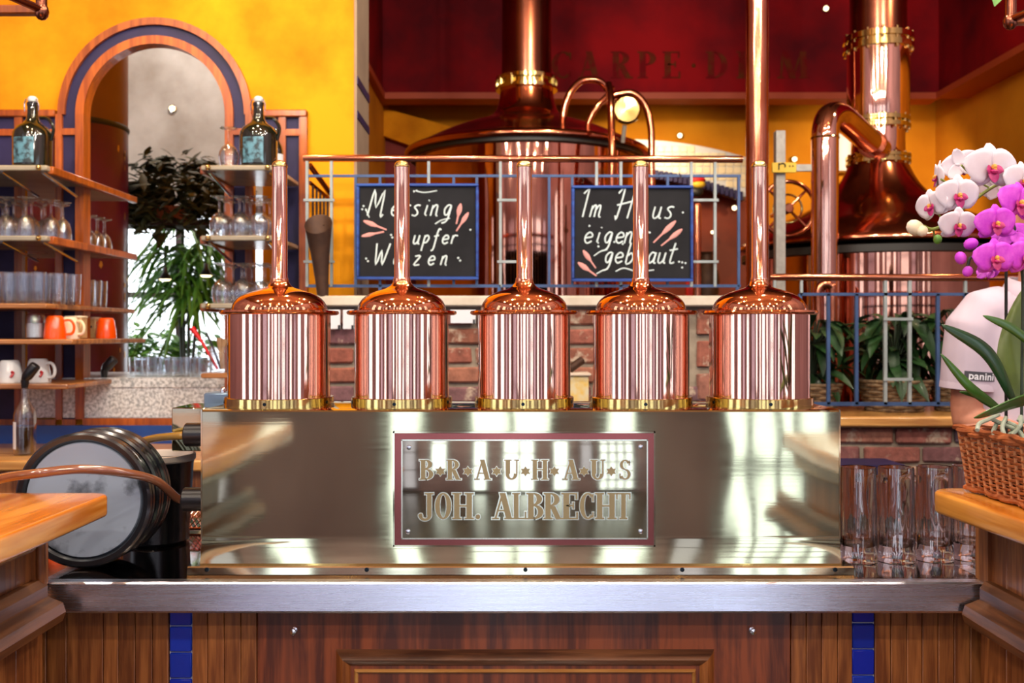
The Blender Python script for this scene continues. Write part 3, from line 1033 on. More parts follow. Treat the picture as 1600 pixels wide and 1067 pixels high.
# raised frame on the door
fx0, fx1, fz1 = X(523, 1.71), X(1118, 1.71), Z(1018, 1.71)
fz0 = .14
def framebar(m, a, b, inw, w, y0, h):
    """moulding from a to b (x,z), inward unit vector, width w"""
    sec = [(0, 0), (w * .15, -h * .55), (w * .5, -h), (w * .8, -h * .7), (w, -h * .25), (w, 0)]
    d = (Vector((b[0] - a[0], b[1] - a[1]))).normalized()
    vs = []
    for p, sgn in ((a, 1), (b, -1)):
        for (o, y) in sec:
            vs.append((p[0] + inw[0] * o + d.x * o * sgn, y0 + y, p[1] + inw[1] * o + d.y * o * sgn))
    n = len(sec)
    fs = [(j, j + 1, n + j + 1, n + j) for j in range(n - 1)]
    m.add(vs, fs)
    return m
Wd = X(28, 1.71) - X(0, 1.71)
MB_ = lambda: MB()
y0 = CY0 - .002
cs = [(fx0, fz1), (fx1, fz1), (fx1, fz0), (fx0, fz0)]
iw = [(0, -1), (-1, 0), (0, 1), (1, 0)]
for k in range(4):
    framebar(MB(), cs[k], cs[(k + 1) % 4], iw[k], Wd * .9, y0, .016).build('frame_moulding', M['oak_rail_x'] if k % 2 == 0 else M['oak_dark'], door)
ins = Wd * 1.05
MB().rbox(fx0 + ins * .75, fx1 - ins * .75, y0 - .006, y0 + .001, fz0 + ins * .75, fz1 - ins * .75, .002).build('inset_panel', M['oak_door'], door)
cs2 = [(fx0 + ins, fz1 - ins), (fx1 - ins, fz1 - ins), (fx1 - ins, fz0 + ins), (fx0 + ins, fz0 + ins)]
for k in range(4):
    framebar(MB(), cs2[k], cs2[(k + 1) % 4], iw[k], .007, y0 - .006, .005).build('bead', M['ledge_wood'], door, label='pale narrow bead')
for px in (460, 1175):
    p = at(px, 984, y0)
    m = MB().lathe([(.0055, 0), (.0055, -.002), (.003, -.003), (.003, -.010), (.005, -.011), (.005, -.013), (1e-6, -.0145)], 14, p, axis='y')
    m.build('hook', M['chrome'], door, label='small chrome hook')

# bars at the sides: thick wooden tops on dark panels
BZ = 1.107


def sidebar(name, label, topl, plan, px_, side):
    t = thing(name, label, 'bar counter', (px_, 1.2, 0))
    m = MB()
    bm = bmesh.new()
    f = bm.faces.new([bm.verts.new((x, y, BZ - .036)) for x, y in plan])
    r = bmesh.ops.extrude_face_region(bm, geom=[f])
    for v in [g for g in r['geom'] if isinstance(g, bmesh.types.BMVert)]: v.co.z = BZ
    bmesh.ops.recalc_face_normals(bm, faces=list(bm.faces))
    ed = [e for e in bm.edges if abs(e.verts[0].co.z - e.verts[1].co.z) < 1e-6]
    bmesh.ops.bevel(bm, geom=ed, offset=.006, segments=3, profile=.5, affect='EDGES')
    m.frombm(bm).build('bar_top', M['bar_wood'], t, ang=30, label=topl)
    return t


def corner(cx, cy, r, a0, a1, n=8):
    return [(cx + r * cos(radians(a0 + (a1 - a0) * i / n)), cy + r * sin(radians(a0 + (a1 - a0) * i / n))) for i in range(n + 1)]


lb = sidebar('side_bar', 'wooden bar counter with glossy orange brown top in front of the black trays', 'glossy orange brown top',
             [(-1.25, .55), (-.655, .55)] + corner(-.655 - .03, 1.635 - .03, .03, 0, 90) + [(-1.25, 1.635)], -.9, -1)
PX = -.785
for i in range(9):
    y1 = 1.665 - i * .09
    MB().rbox(PX - .03, PX, y1 - .0895, y1 - .0005, .05, BZ - .036, .001).build('plank', M['oak_dark'], lb)
MB().box(-1.2, PX - .03, .8, 1.665, .05, BZ - .036).build('body', M['oak_door'], lb)
m = MB()
for k in range(3): m.lathe([(.008, CZ), (.008, BZ - .036)], 10, (PX + .002 + k * .004, 1.66 - .012 * k, 0))
m.box(PX - .02, PX + .006, 1.625, 1.672, CZ, BZ - .036)
m.build('corner_post', M['oak_dark'], lb)
MB().rbox(PX - .02, PX + .05, .6, 1.54, BZ - .075, BZ - .037, .004).build('apron', M['ledge_wood'], lb)
sec = [(0, .0), (.012, .0), (.02, -.012), (.02, -.03), (.045, -.04), (.05, -.055), (.045, -.07), (.02, -.078), (.0, -.085)]
def rail_y(x, s, y0, y1, z, sec):
    n = len(sec)
    vs = [(x + s * d, y, z + dz) for y in (y0, y1) for d, dz in sec]
    fs = [(j, j + 1, n + j + 1, n + j) for j in range(n - 1)] + [tuple(range(n)), tuple(reversed(range(n, 2 * n)))]
    return MB().add(vs, fs)
rail_y(PX, 1, .55, 1.64, .965, sec).build('moulding', M['oak_rail'], lb, ang=25)

rb = sidebar('side_bar', 'wooden bar counter with rounded honey coloured top under the flower basket', 'honey coloured top with rounded corner',
             [(.752, .75)] + [(1.35, .75), (1.35, 1.685)] + corner(.700 + .045, 1.685 - .045, .045, 90, 188), 1.0, 1)
PX2 = .80
for i in range(10):
    y1 = 1.70 - i * .09
    MB().rbox(PX2, PX2 + .03, y1 - .0895, y1 - .0005, .05, BZ - .036, .001).build('plank', M['oak_dark'], rb)
MB().box(PX2 + .03, 1.3, .8, 1.70, .05, BZ - .036).build('body', M['oak_door'], rb)
MB().box(PX2 - .006, PX2 + .02, 1.66, 1.705, CZ, BZ - .036).build('corner_post', M['oak_dark'], rb)
MB().rbox(PX2 - .03, PX2 + .03, .8, 1.50, BZ - .075, BZ - .037, .004).build('apron', M['ledge_wood'], rb)
rail_y(PX2, -1, .55, 1.66, .955, sec).build('moulding', M['oak_rail'], rb, ang=25)

# ============================================================ BRASS TAP TOWER WITH FIVE COPPER MINIATURE KETTLES
FY = 1.76
bx0, bx1 = X(315, FY), X(1312, FY)
BT = Z(640, FY)                          # top of the box
tower = thing('brass_tower', 'polished brass dispensing box with engraved nameplate on the steel worktop', 'tap tower', ((bx0 + bx1) / 2, 1.87, CZ))
YBK = 1.99
m = MB()
# front wall with cove at the foot, as a section (y, z) swept along x
sec = [(YBK, CZ + .013), (YBK, BT - .004), (YBK - .004, BT), (FY + .003, BT), (FY, BT - .003)]
r = .048
sec[3:] = [(FY + .006, BT), (FY + .002, BT - .0012), (FY, BT - .004)]
sec += [(FY, CZ + .013 + r)]
for i in range(1, 9):
    a = i / 8
    sec.append((FY - .0095 * a ** 1.5, CZ + .013 + r * (1 - a)))
n = len(sec)
NX = 24
vs = [(bx0 + (bx1 - bx0) * i / NX, y, z) for i in range(NX + 1) for y, z in sec]
fs = []
for i in range(NX):
    for j in range(n - 1):
        fs.append((i * n + j, i * n + j + 1, (i + 1) * n + j + 1, (i + 1) * n + j))
fs.append(tuple(reversed(range(n)))); fs.append(tuple(range(NX * n, NX * n + n)))
m.add(vs, fs).build('housing', M['brass_sheet'], tower, ang=30)
fl = MB().prism([(1.725, CZ), (1.7275, CZ + .0115), (1.730, CZ + .0135), (YBK + .01, CZ + .0135), (YBK + .01, CZ)], 'yz', X(292, 1.725), X(1335, 1.725)).build('base_flange', M['brass_plate'], tower)
for px in (323, 573, 821, 1066, 1305):
    p = at(px, 890, 1.7258)
    MB().lathe([(.0038, .0005), (.0038, -.0008), (.002, -.001), (.0018, .0), (1e-6, .0)], 12, p, axis='y').build('screw', M['screw_dark'], fl)
# narrow bright seams at the box edges
for x in (bx0, bx1):
    MB().box(x - .0012, x + .0012, FY - .001, FY + .004, CZ + .055, BT).build('edge_seam', M['brass_plate'], tower, smooth=False)
# nameplate
PY = FY - .0005
pl = MB().rbox(X(615, PY), X(1023, PY), PY - .0035, PY + .002, Z(853, PY), Z(675, PY), .0018).build('plaque', M['plaque_red'], tower, label='dark red nameplate backing')
PF = PY - .0035
for a, b, c, d in ((614, 1024, 674, 676.5), (614, 1024, 851.5, 854), (614, 616.5, 674, 854), (1021.5, 1024, 674, 854)):
    MB().box(X(a, PF), X(b, PF), PF - .001, PF + .003, Z(d, PF), Z(c, PF)).build('plaque_rim', M['brass_plate'], pl, smooth=False)
MB().rbox(X(627.5, PF), X(1012, PF), PF - .003, PF, Z(842, PF), Z(687, PF), .0022, 3).build('plate', M['brass_plate'], pl, label='engraved brass plate')
PF2 = PF - .003
for a, b, c, d in ((627, 1012.5, 686.5, 688.5), (627, 1012.5, 840.5, 842.5), (627, 629, 687, 842), (1010.5, 1012.5, 687, 842)):
    MB().box(X(a, PF2), X(b, PF2), PF2 - .0004, PF2 + .001, Z(d, PF2), Z(c, PF2)).build('plate_rim', M['letter_edge'], pl, smooth=False)
for px, py in ((639, 699), (1001, 698), (637.5, 830.5), (1001, 830)):
    MB().lathe([(.0045, .0), (.0042, -.0012), (.0025, -.0018), (1e-6, -.0018)], 16, at(px, py, PF2), axis='y').build('plate_screw', M['chrome'], pl)
h1, h2 = (749.5 - 718) / F * PF2, (811 - 770) / F * PF2
line1 = [('B', 656, 22), ('*', 679.5, 17), ('R', 698, 22), ('*', 722.5, 17), ('A', 741, 25), ('*', 767.5, 17), ('U', 788, 22), ('*', 812.5, 17),
         ('H', 831, 25), ('*', 857.5, 17), ('A', 879, 25), ('*', 904, 17), ('U', 922.5, 22), ('*', 946.5, 17), ('S', 967, 19)]
for ch, px, wpx in line1:
    w = letter_polys(ch)[1]
    sx = (wpx / F * PF2) / (w * h1)
    letter(ch, 'star' if ch == '*' else 'letter', X(px, PF2), PF2, Z(749.5, PF2), h1, sx, pl, M['letter_fill'], M['letter_edge'], .0007)
line2 = [('J', 655, 22), ('O', 680, 25), ('H', 708, 31), ('.', 743, 8), ('A', 769, 32), ('L', 801, 22), ('B', 823, 27), ('R', 850, 28), ('E', 878, 27), ('C', 906, 23), ('H', 931, 31), ('T', 962, 24)]
for ch, px, wpx in line2:
    w = letter_polys(ch)[1]
    sx = (wpx / F * PF2) / (w * h2)
    letter(ch, 'letter', X(px, PF2), PF2, Z(811, PF2), h2, sx, pl, M['letter_fill'], M['letter_edge'], .0007)
# small brass box and hose fittings on the left side
MB().rbox(X(268, 1.93), X(352, 1.93), 1.93, 2.06, Z(705, 1.93), Z(637, 1.93), .002).build('side_box', M['brass_sheet'], tower)
m = MB().lathe([(.012, 0), (.012, .02)], 16, (X(308, 1.83), 1.83, Z(680, 1.83)), axis='x')
ft = []
for py, x0 in ((679, 290), (780, 287)):
    Yf = 1.80
    c = (X(x0, Yf), Yf, Z(py, Yf))
    L = bx0 - c[0] + .002
    o = MB().lathe([(.0195, 0), (.0215, .002), (.0215, L)], 24, c, axis='x').build('hose_fitting', M['black_plastic'], tower, label='black hose fitting')
    ft.append(c)

POT_Y = 1.875
pot_px = [437, 628, 819, 1001, 1186]
rp = random.Random(3)
pot_names = ['leftmost of the five copper miniature kettles on the brass box', 'second of the five copper miniature kettles, in front of the chalkboard with the word upfer',
             'middle one of the five copper miniature kettles, above the nameplate', 'fourth of the five copper miniature kettles, in front of the chalkboard with the word eigen',
             'rightmost of the five copper miniature kettles, beside the tall copper column']
for i, px in enumerate(pot_px):
    cx = X(px, POT_Y)
    k_ = (1.07, 1.0, .985, 1.02, 1.045)[i]
    t = thing('copper_kettle', pot_names[i], 'kettle', (cx, POT_Y, BT), 'miniature copper kettles on the brass tower')
    c = (cx, POT_Y, 0)
    z0 = BT
    ph = [(rp.choice([3, 4, 5, 7, 9, 11]), rp.uniform(0, 6.28), rp.uniform(.0003, .0011)) for _ in range(6)]
    def rf(a, z, r, ph=ph):
        s = 1.0
        for k, p, w in ph: s += w * cos(k * a + p + (z - 1.3) * 1.5) * 2.2 / (k ** .6)
        return s
    zf = Z(487, POT_Y - .1)              # flange height
    body = MB().lathe([(.0885 * k_, z0 + .014), (.0885 * k_, z0 + .03), (.0885 * k_, zf - .07), (.0885 * k_, zf - .002)], 160, c, rf)
    body.build('body', M['copper'], t)
    ringm = MB().lathe([(a_ * k_, b_) for a_, b_ in ((.0945, z0), (.0945, z0 + .0155), (.0935, z0 + .0165), (.088, z0 + .0165), (.088, z0))], 72, c, closed=True)
    bring = ringm.build('base_ring', M['brass_gold'], t, label='brass base ring')
    for ang in (-92, -20, 200):
        a = radians(ang)
        p = Vector((cx + .0945 * k_ * cos(a), POT_Y + .0945 * k_ * sin(a), z0 + .008))
        MB().rod(p - Vector((cos(a), sin(a), 0)) * .003, p + Vector((cos(a), sin(a), 0)) * .0007, .0032, 12).build('ring_screw', M['screw_dark'], bring)
    f = [(.080, zf - .004), (.100, zf - .004), (.1035, zf - .0025), (.105, zf), (.1035, zf + .0035), (.100, zf + .0035), (.080, zf + .0030)]
    f = [(a_ * k_ * .985, b_) for a_, b_ in f]
    MB().lathe(f, 96, c).build('flange', M['copper_dome'], t)
    d = [(.0825, zf + .003), (.0824, zf + .009), (.079, zf + .019), (.0705, zf + .029), (.058, zf + .0365), (.045, zf + .0415), (.034, zf + .045), (.0255, zf + .0485), (.0205, zf + .053), (.0175, zf + .058), (.0165, zf + .063)]
    d = [(a_ * (k_ if a_ > .03 else 1), b_) for a_, b_ in d]
    dp = [(p.x, p.z) for p in spline([(a, 0, b) for a, b in d], 4)]
    MB().lathe(dp, 96, c).build('dome', M['copper_dome'], t, ang=60)
    zt = Z(262, POT_Y)
    pipe = MB().lathe([(.0152, zf + .056), (.0165, zf + .058), (.0165, zf + .0645), (.0148, zf + .067), (.0143, zt - .004), (.0143, zt)], 40, c)
    pp = pipe.build('pipe', M['copper'], t)
    MB().lathe([(.0143, zt), (.0152, zt + .001), (.0152, zt + .003)] + [(.0146 * cos(q), zt + .003 + .011 * sin(q)) for q in [pi / 2 * k / 7 for k in range(7)]] + [(1e-6, zt + .014)], 32, c).build('cap', M['brass_gold'], pp, label='brass cap')

# hoses to the fittings
hb = spline([(X(-60, 1.45), 1.45, Z(770, 1.45)), at(0, 748, 1.55), at(55, 740, 1.62), at(125, 733, 1.66), at(195, 739, 1.70), at(245, 752, 1.75), Vector(ft[1]) + Vector((-.012, 0, .002)), Vector(ft[1]) + Vector((.005, 0, 0))], 8)
MB().tube(hb, .0078, 12).build('hose', M['hose_brown'], loc=tuple(hb[0]), label='brown glossy hose arching in front of the round trays', cat='hose')
hy = spline([at(150, 712, 2.12), at(205, 695, 2.0), at(240, 685, 1.9), Vector(ft[0]) + Vector((-.01, 0, -.002)), Vector(ft[0]) + Vector((.005, 0, 0))], 8)
MB().tube(hy, .0075, 12).build('hose', M['hose_yellow'], loc=tuple(hy[0]), label='yellowish hose above the black tub, plugged into the upper fitting', cat='hose')
# grey box and drip grate behind the tower
g = thing('control_box', 'small blue grey metal box behind the leftmost copper kettle', 'box', at(338, 637, 2.13))
MB().rbox(X(318, 2.13), X(372, 2.13), 2.13, 2.2, Z(706, 2.13) - .1, Z(614, 2.13), .003).build('case', M['grey_box'], g)
MB().lathe([(.006, 0), (.006, .008), (.003, .012), (1e-6, .013)], 12, (X(349, 2.15), 2.15, Z(614, 2.13))).build('knob', M['chrome'], g)
dg = thing('drip_grate', 'copper coloured wire grate on the worktop behind the brass box', 'grate', (X(320, 2.12), 2.12, CZ))
for k in range(8):
    x = X(285, 2.13) + k * .011
    MB().rod((x, 2.10, CZ + .008), (x + .03, 2.13, CZ + .045), .0012, 6).build('wire', M['copper_old'], dg)
    MB().rod((x + .03, 2.101, CZ + .008), (x, 2.131, CZ + .045), .0012, 6).build('wire', M['copper_old'], dg)
MB().rod((X(283, 2.13), 2.13, CZ + .046), (X(372, 2.13), 2.13, CZ + .046), .003, 8).build('grate_rim', M['copper_old'], dg)
MB().rod((X(283, 2.10), 2.10, CZ + .006), (X(372, 2.10), 2.10, CZ + .006), .003, 8).build('grate_rim', M['copper_old'], dg)

# ============================================================ ROUND TRAYS AND TUB AT THE LEFT
trays = [(1.775, 137, 777, .1205), (1.815, 139, 776, .121), (1.85, 141, 775, .1215)]
for k, (ty, px, py, rad) in enumerate(trays):
    c = (X(137, 1.79) + .0012 * k, ty, CZ + rad + .001)
    t = thing('round_tray', ['front one of the round black rimmed trays standing on edge, with scuffed grey disc', 'middle one of the round black trays standing on edge',
              'rear one of the round black trays standing on edge, before the black tub'][k], 'tray', (c[0], ty, CZ), 'round trays on edge')
    prof = [(rad - .017, .0), (rad - .012, -.008), (rad - .004, -.009), (rad, -.005), (rad, .004), (rad - .004, .007), (rad - .001, .011), (rad - .001, .02), (rad - .006, .024), (rad - .02, .024), (rad - .02, 0)]
    MB().lathe(prof, 72, c, axis='y', closed=True).build('rim', M['black_rim'], t, ang=30)
    MB().lathe([(1e-6, -.003), (rad - .019, -.003), (rad - .0165, .001), (rad - .0165, .006), (1e-6, .006)], 64, c, axis='y').build('disc', M['tray_grey'], t, label='scuffed grey disc')
tub = thing('tub', 'black round tub with pale inside standing behind the trays', 'tub', (X(250, 2.0), 2.0, CZ))
c = (X(244, 2.0), 2.0, CZ)
tt = Z(716, 1.93) - CZ
MB().lathe([(.058, 0), (.064, .006), (.072, tt - .02), (.074, tt - .012)], 48, c).build('body', M['tub_black'], tub)
MB().lathe([(.074, tt - .013), (.0765, tt - .01), (.0765, tt), (.072, tt + .001), (.068, tt - .004), (.060, tt - .07), (1e-6, tt - .07)], 48, c).build('liner', M['tub_white'], tub, label='pale inner rim')

# ============================================================ BEER MUGS AT THE RIGHT
def mug():
    t = thing('beer_mug', '', 'mug')
    m = MB()
    H = .172
    def rf(a, z, r):
        k = max(0, min(1, (.105 - z) / .02)) * max(0, min(1, (z - .014) / .01))
        return 1 - .05 * k * abs(sin(5 * a)) ** .7
    outer = [(.0335, 0), (.0345, .004), (.0345, .016), (.0335, .024), (.0335, .06), (.0335, .09), (.0325, .108), (.0320, .12), (.0318, H - .004), (.0312, H)]
    m.lathe(outer, 80, (0, 0, 0), rf)
    m.f.pop(); m.mi.pop()
    # inner wall
    nb = len(m.v) - 80
    inner = [(.0288, H - .001), (.0285, .12), (.0285, .05), (.0282, .034), (.025, .028), (.010, .026)]
    b = len(m.v)
    m.lathe(inner, 80)
    m.f.pop(len(m.f) - 2); m.mi.pop()
    m.f[-1] = tuple(range(b + 5 * 80, b + 6 * 80))
    for k in range(80):
        l = (k + 1) % 80
        m.f.append((nb + k, nb + l, b + l, b + k)); m.mi.append(0)
    m.build('glass_body', M['glass'], t, ang=50)
    hp = spline([(0, -.0305, .142), (0, -.045, .146), (0, -.062, .135), (0, -.066, .10), (0, -.062, .065), (0, -.046, .048), (0, -.0312, .05)], 6)
    MB().tube(hp, [.0065] * len(hp), 14).build('handle', M['glass'], t)
    return t


proto = mug()
mg = [(1341, 882, 70), (1400, 882, 110), (1460, 880, 130), (1516, 878, 150)]
labs = ['glass beer mug on the worktop next to the brass box, first in the row', 'glass beer mug, second in the row from the brass box',
        'glass beer mug, third in the row, partly behind the wooden bar top', 'glass beer mug, last in the row, mostly hidden by the wooden bar top']
for k, (px, py, ang) in enumerate(mg):
    Yf = (ZC - CZ) * F / (py - CY)
    y = Yf + .033
    loc = (X(px, y), y, CZ + .0003)
    o = proto if k == 0 else dup(proto)
    o.location = loc; o.rotation_euler = (0, 0, radians(ang + 90))
    o['label'] = labs[k]; o['group'] = 'beer mugs in a row on the worktop'

# ============================================================ CHALKBOARDS
GLY = {
 'e': [[(.05, .5), (.6, .6), (.55, .9), (.3, 1), (.05, .7), (.05, .25), (.3, 0), (.65, .2)]],
 's': [[(.62, .95), (.35, 1), (.12, .8), (.38, .5), (.48, .22), (.3, 0), (0, .08)]],
 'i': [[(.2, 1), (.12, .15), (.3, 0)], [(.26, 1.4), (.3, 1.48)]],
 'n': [[(.08, 1), (.02, 0)], [(.05, .6), (.3, 1), (.5, .9), (.5, .1), (.65, 0)]],
 'm': [[(.08, 1), (.02, 0)], [(.05, .6), (.25, 1), (.4, .9), (.38, 0)], [(.4, .6), (.6, 1), (.75, .9), (.74, .1), (.9, 0)]],
 'g': [[(.58, .95), (.3, 1), (.05, .6), (.15, .1), (.4, .15), (.58, .95), (.5, -.2), (.3, -.6), (0, -.7)]],
 'u': [[(.05, 1), (.02, .2), (.22, 0), (.48, .3), (.56, 1), (.52, .1), (.7, 0)]],
 'p': [[(.12, 1), (0, -.8)], [(.1, .75), (.35, 1), (.58, .7), (.4, .2), (.08, .15)]],
 'f': [[(.62, 1.6), (.45, 1.75), (.3, 1.3), (.18, -.5), (-.05, -.8)], [(0, .85), (.5, 1)]],
 'r': [[(.1, 1), (.05, 0)], [(.08, .6), (.3, 1), (.62, .92)]],
 'z': [[(0, .98), (.55, 1), (.02, .02), (.6, .04)]],
 'a': [[(.52, .9), (.22, 1), (0, .5), (.15, 0), (.45, .3), (.56, 1), (.5, .1), (.7, 0)]],
 'b': [[(.15, 1.9), (.02, .05), (.4, .05), (.58, .5), (.38, .95), (.1, .7)]],
 't': [[(.3, 1.9), (.12, .2), (.3, 0), (.5, .1)], [(-.1, 1.2), (.6, 1.35)]],
 'M': [[(0, 0), (.2, 1.95), (.55, .6), (1., 1.9), (1.05, .0), (1.25, .1)]],
 'K': [[(.1, 1.9), (0, 0)], [(.8, 1.9), (.1, 1), (.85, 0)]],
 'W': [[(0, 1.9), (.3, 0), (.62, 1.3), (.9, 0), (1.3, 1.9)]],
 'I': [[(-.1, 1.6), (.25, 2.0), (.15, 0)]],
 'H': [[(-.05, 1.7), (.35, 2.1), (.15, 0), (.0, .2)], [(.0, .9), (1.05, 1.15)], [(1.15, 2.0), (.95, 0)]],
}


def write(m, word, px, base, size, adv, Y, r=.0034):
    """word as a chalk stroke; px of the first letter, base row, x-height in pixels, px of each letter"""
    k = size / F * Y
    for ch, p in zip(word, adv):
        for st_ in GLY[ch]:
            pts = []
            q_ = 1.27 if ch.isupper() else 1.0
            for (a, b) in st_:
                a, b = a * (1.22 if ch.isupper() else 1.12), b * q_
                pts.append((X(p, Y) + (a + .22 * b) * k * .95, Y, Z(base, Y) + b * k))
            q = spline(pts, 3) if len(pts) > 3 else [Vector(v) for v in pts]
            m.tube(q, r, 5, flat=((0, 1, 0), .3))


def dots(m, L, Y, r=.0045):
    for px, py in L: m.ball(at(px, py, Y), r, 6, (1, .3, 1))


def wheat(m, L, Y):
    for (ax, ay, bx_, by, wd) in L:
        A, B = at(ax, ay, Y), at(bx_, by, Y)
        d = B - A
        q = [A, A + d * .15, A + d * .35, A + d * .5, A + d * .6, B]
        m.tube(q, [.003, wd * .8, wd, wd * .7, .004, .003], 7, flat=((0, 1, 0), .2))


def board(lbl, x0, x1, y0, y1, Y, loc):
    t = thing('chalkboard', lbl, 'chalkboard', loc)
    fw = 4.6 / F * Y
    a, b, c, d = X(x0, Y), X(x1, Y), Z(y1, Y), Z(y0, Y)
    MB().box(a + .004, b - .004, Y, Y + .012, c + .004, d - .004).build('slate', M['slate'], t, smooth=False)
    for k, q in enumerate(((a, b, d - fw, d), (a, b, c, c + fw), (a, a + fw, c + fw, d - fw), (b - fw, b, c + fw, d - fw))):
        MB().rbox(q[0], q[1], Y - .01, Y + .016, q[2], q[3], .003).build('frame_bar', M['board_frame'], t)
    return t


BY = 4.03
b1 = board('blue framed chalkboard with chalk lettering, behind the second copper kettle', 557, 748, 287, 437, BY, at(652, 437, BY))
m = MB()
write(m, 'Messing', 0, 337, 16.5, (574, 610, 628, 643, 661, 672, 692), BY - .001)
write(m, 'Kupfer', 0, 381, 13.5, (618, 645, 660, 676, 690, 704), BY - .001)
write(m, 'Weizen', 0, 414, 14, (582, 614, 630, 646, 668, 688), BY - .001)
m.build('chalk_lettering', M['chalk'], b1, kind='stuff')
m = MB(); dots(m, [(568, 322), (572, 328), (566, 327), (611, 367), (613, 371), (735, 359), (572, 404), (575, 408), (716, 403), (719, 407), (647, 299), (651, 298)], BY)
m.tube(spline([at(652, 299, BY), at(664, 301, BY), at(683, 298, BY)], 4), .0028, 5); m.tube([at(571, 326, BY), at(577, 340, BY)], .0025, 5)
m.tube(spline([at(680, 350, BY), at(690, 344, BY), at(703, 341, BY)], 4), .003, 5)
m.build('chalk_dots', M['chalk'], b1, kind='stuff')
m = MB(); wheat(m, [(568, 345, 604, 359, .010), (565, 369, 600, 362, .0085), (720, 318, 713, 350, .0115), (732, 332, 713, 361, .010)], BY)
m.build('chalk_wheat', M['chalk_pink'], b1, label='pink chalk wheat ears', kind='stuff')
b2 = board('blue framed chalkboard with chalk lettering, behind the fourth copper kettle', 893, 1083, 290, 440, BY, at(988, 440, BY))
m = MB()
write(m, 'Im', 0, 339, 18, (907, 921), BY - .001)
write(m, 'Haus', 0, 341, 18, (960, 992, 1019, 1038), BY - .001)
write(m, 'eigens', 0, 380, 17, (912, 930, 943, 961, 975, 1002), BY - .001)
write(m, 'gebraut', 0, 411, 16.5, (944, 960, 977, 994, 1012, 1027, 1044), BY - .001)
m.build('chalk_lettering', M['chalk'], b2, kind='stuff')
m = MB(); dots(m, [(1061, 409), (1066, 410), (1071, 411), (1067, 332), (921, 353), (935, 385), (960, 378), (973, 381), (1066, 418)], BY)
m.tube(spline([at(928, 400, BY), at(938, 393, BY), at(949, 390, BY)], 4), .003, 5)
m.tube(spline([at(962, 424, BY), at(975, 419, BY), at(995, 424, BY), at(1022, 422, BY)], 4), .003, 5)
m.tube(spline([at(932, 428, BY), at(941, 423, BY), at(950, 420, BY)], 4), .003, 5)
m.build('chalk_dots', M['chalk'], b2, kind='stuff')
m = MB(); wheat(m, [(1056, 345, 1021, 379, .0115), (1066, 358, 1033, 384, .011), (911, 391, 931, 419, .011), (903, 410, 932, 431, .011)], BY)
m.build('chalk_wheat', M['chalk_pink'], b2, label='pink chalk wheat ears', kind='stuff')

# ============================================================ RAILINGS
RY = 4.06
r1 = thing('railing', 'blue iron railing with copper handrail holding the chalkboards', 'railing', (0, RY, BTOP + .042))
MB().tube([at(474, 247, RY), at(640, 247.5, RY), at(800, 248, RY), at(1160, 249, RY)], .0145, 16).build('handrail', M['copper_old'], r1, label='copper handrail')
m = MB().box(X(478, RY), X(1157, RY), RY - .006, RY + .006, Z(277, RY), Z(273, RY)); m.build('rail', M['rail_blue'], r1, smooth=False)
MB().box(X(478, RY), X(1157, RY), RY - .006, RY + .006, Z(449, RY), Z(444.5, RY)).build('rail', M['rail_blue'], r1, smooth=False)
def vbar(t, px, ya, yb, w, mt, Yr, n='baluster', bz=None):
    return MB().box(X(px - w / 2, Yr), X(px + w / 2, Yr), Yr - .007, Yr + .007, Z(yb, Yr) if bz is None else bz, Z(ya, Yr)).build(n, mt, t, smooth=False)
for px in (556, 594, 709, 745, 858, 894, 1007, 1043, 1154): vbar(r1, px, 274, 448, 4.0, M['rail_blue'], RY)
for px in (594, 780, 970, 1152): vbar(r1, px, 445, 470, 5, M['rail_blue'], RY, 'foot', BTOP + .042)
for a, b in ((480, 518), (632, 670), (782, 819), (932, 970), (1080, 1117)):
    for px in (a, b): vbar(r1, px, 252, 448, 4.2, M['rail_grey'], RY, 'ladder_bar')
    for py in (313, 409):
        MB().box(X(a - 5, RY), X(b + 5, RY), RY - .012, RY - .004, Z(py + 2, RY), Z(py - 2, RY)).build('rung', M['rail_grey'], r1, smooth=False)
for px, py in ((901, 281), (909, 283), (1061, 276)):
    m = MB().tube([at(px, py - 5, RY - .012), at(px + 3, py - 2, RY - .012), at(px + 2, py + 3, RY - .012), at(px - 1, py + 2, RY - .012)], .002, 5); m.build('wire_loop', M['rust'], r1)
# receding stair railing behind its left end
sr = thing('stair_railing', 'dark stair railing running back beside the yellow pier', 'railing', (-.81, 4.8, BTOP + .042))
xs = -.62
A, Bp = Vector((-.80, 4.75, Z(255, 4.2))), Vector((-1.0, 6.3, Z(270, 4.6)))
A, Bp = at(487, 258, 4.20), at(515, 300, 5.1)
A2, B2 = at(487, 290, 4.20), at(515, 322, 5.1)
RYp = 4.75
for (p, q, rr_, mt) in ((at(556, 262, 4.72), at(566, 300, 6.2), .014, M['copper_dark']),):
    pass
# right railing
RY2 = 4.0
LT = LTOP + .042
r2 = thing('railing', 'blue iron railing with copper handrail above the leafy plants in baskets', 'railing', (1.7, RY2, LT))
MB().tube([at(1203, 433, RY2), at(1400, 433.5, RY2), at(1560, 434, RY2), at(1760, 435, RY2)], .0145, 16).build('handrail', M['copper_old'], r2, label='copper handrail')
MB().box(X(1250, RY2), X(1760, RY2), RY2 - .007, RY2 + .007, Z(462, RY2), Z(457.5, RY2)).build('rail', M['rail_blue'], r2, smooth=False)
MB().box(X(1250, RY2), X(1760, RY2), RY2 - .007, RY2 + .007, Z(634, RY2), Z(628, RY2)).build('rail', M['rail_blue'], r2, smooth=False)
for px in (1250, 1294, 1338, 1465, 1508, 1552, 1690): vbar(r2, px, 459, 632, 5, M['rail_blue'], RY2)
for px in (1252, 1545, 1750): vbar(r2, px, 630, 650, 6, M['rail_blue'], RY2, 'foot', LT)
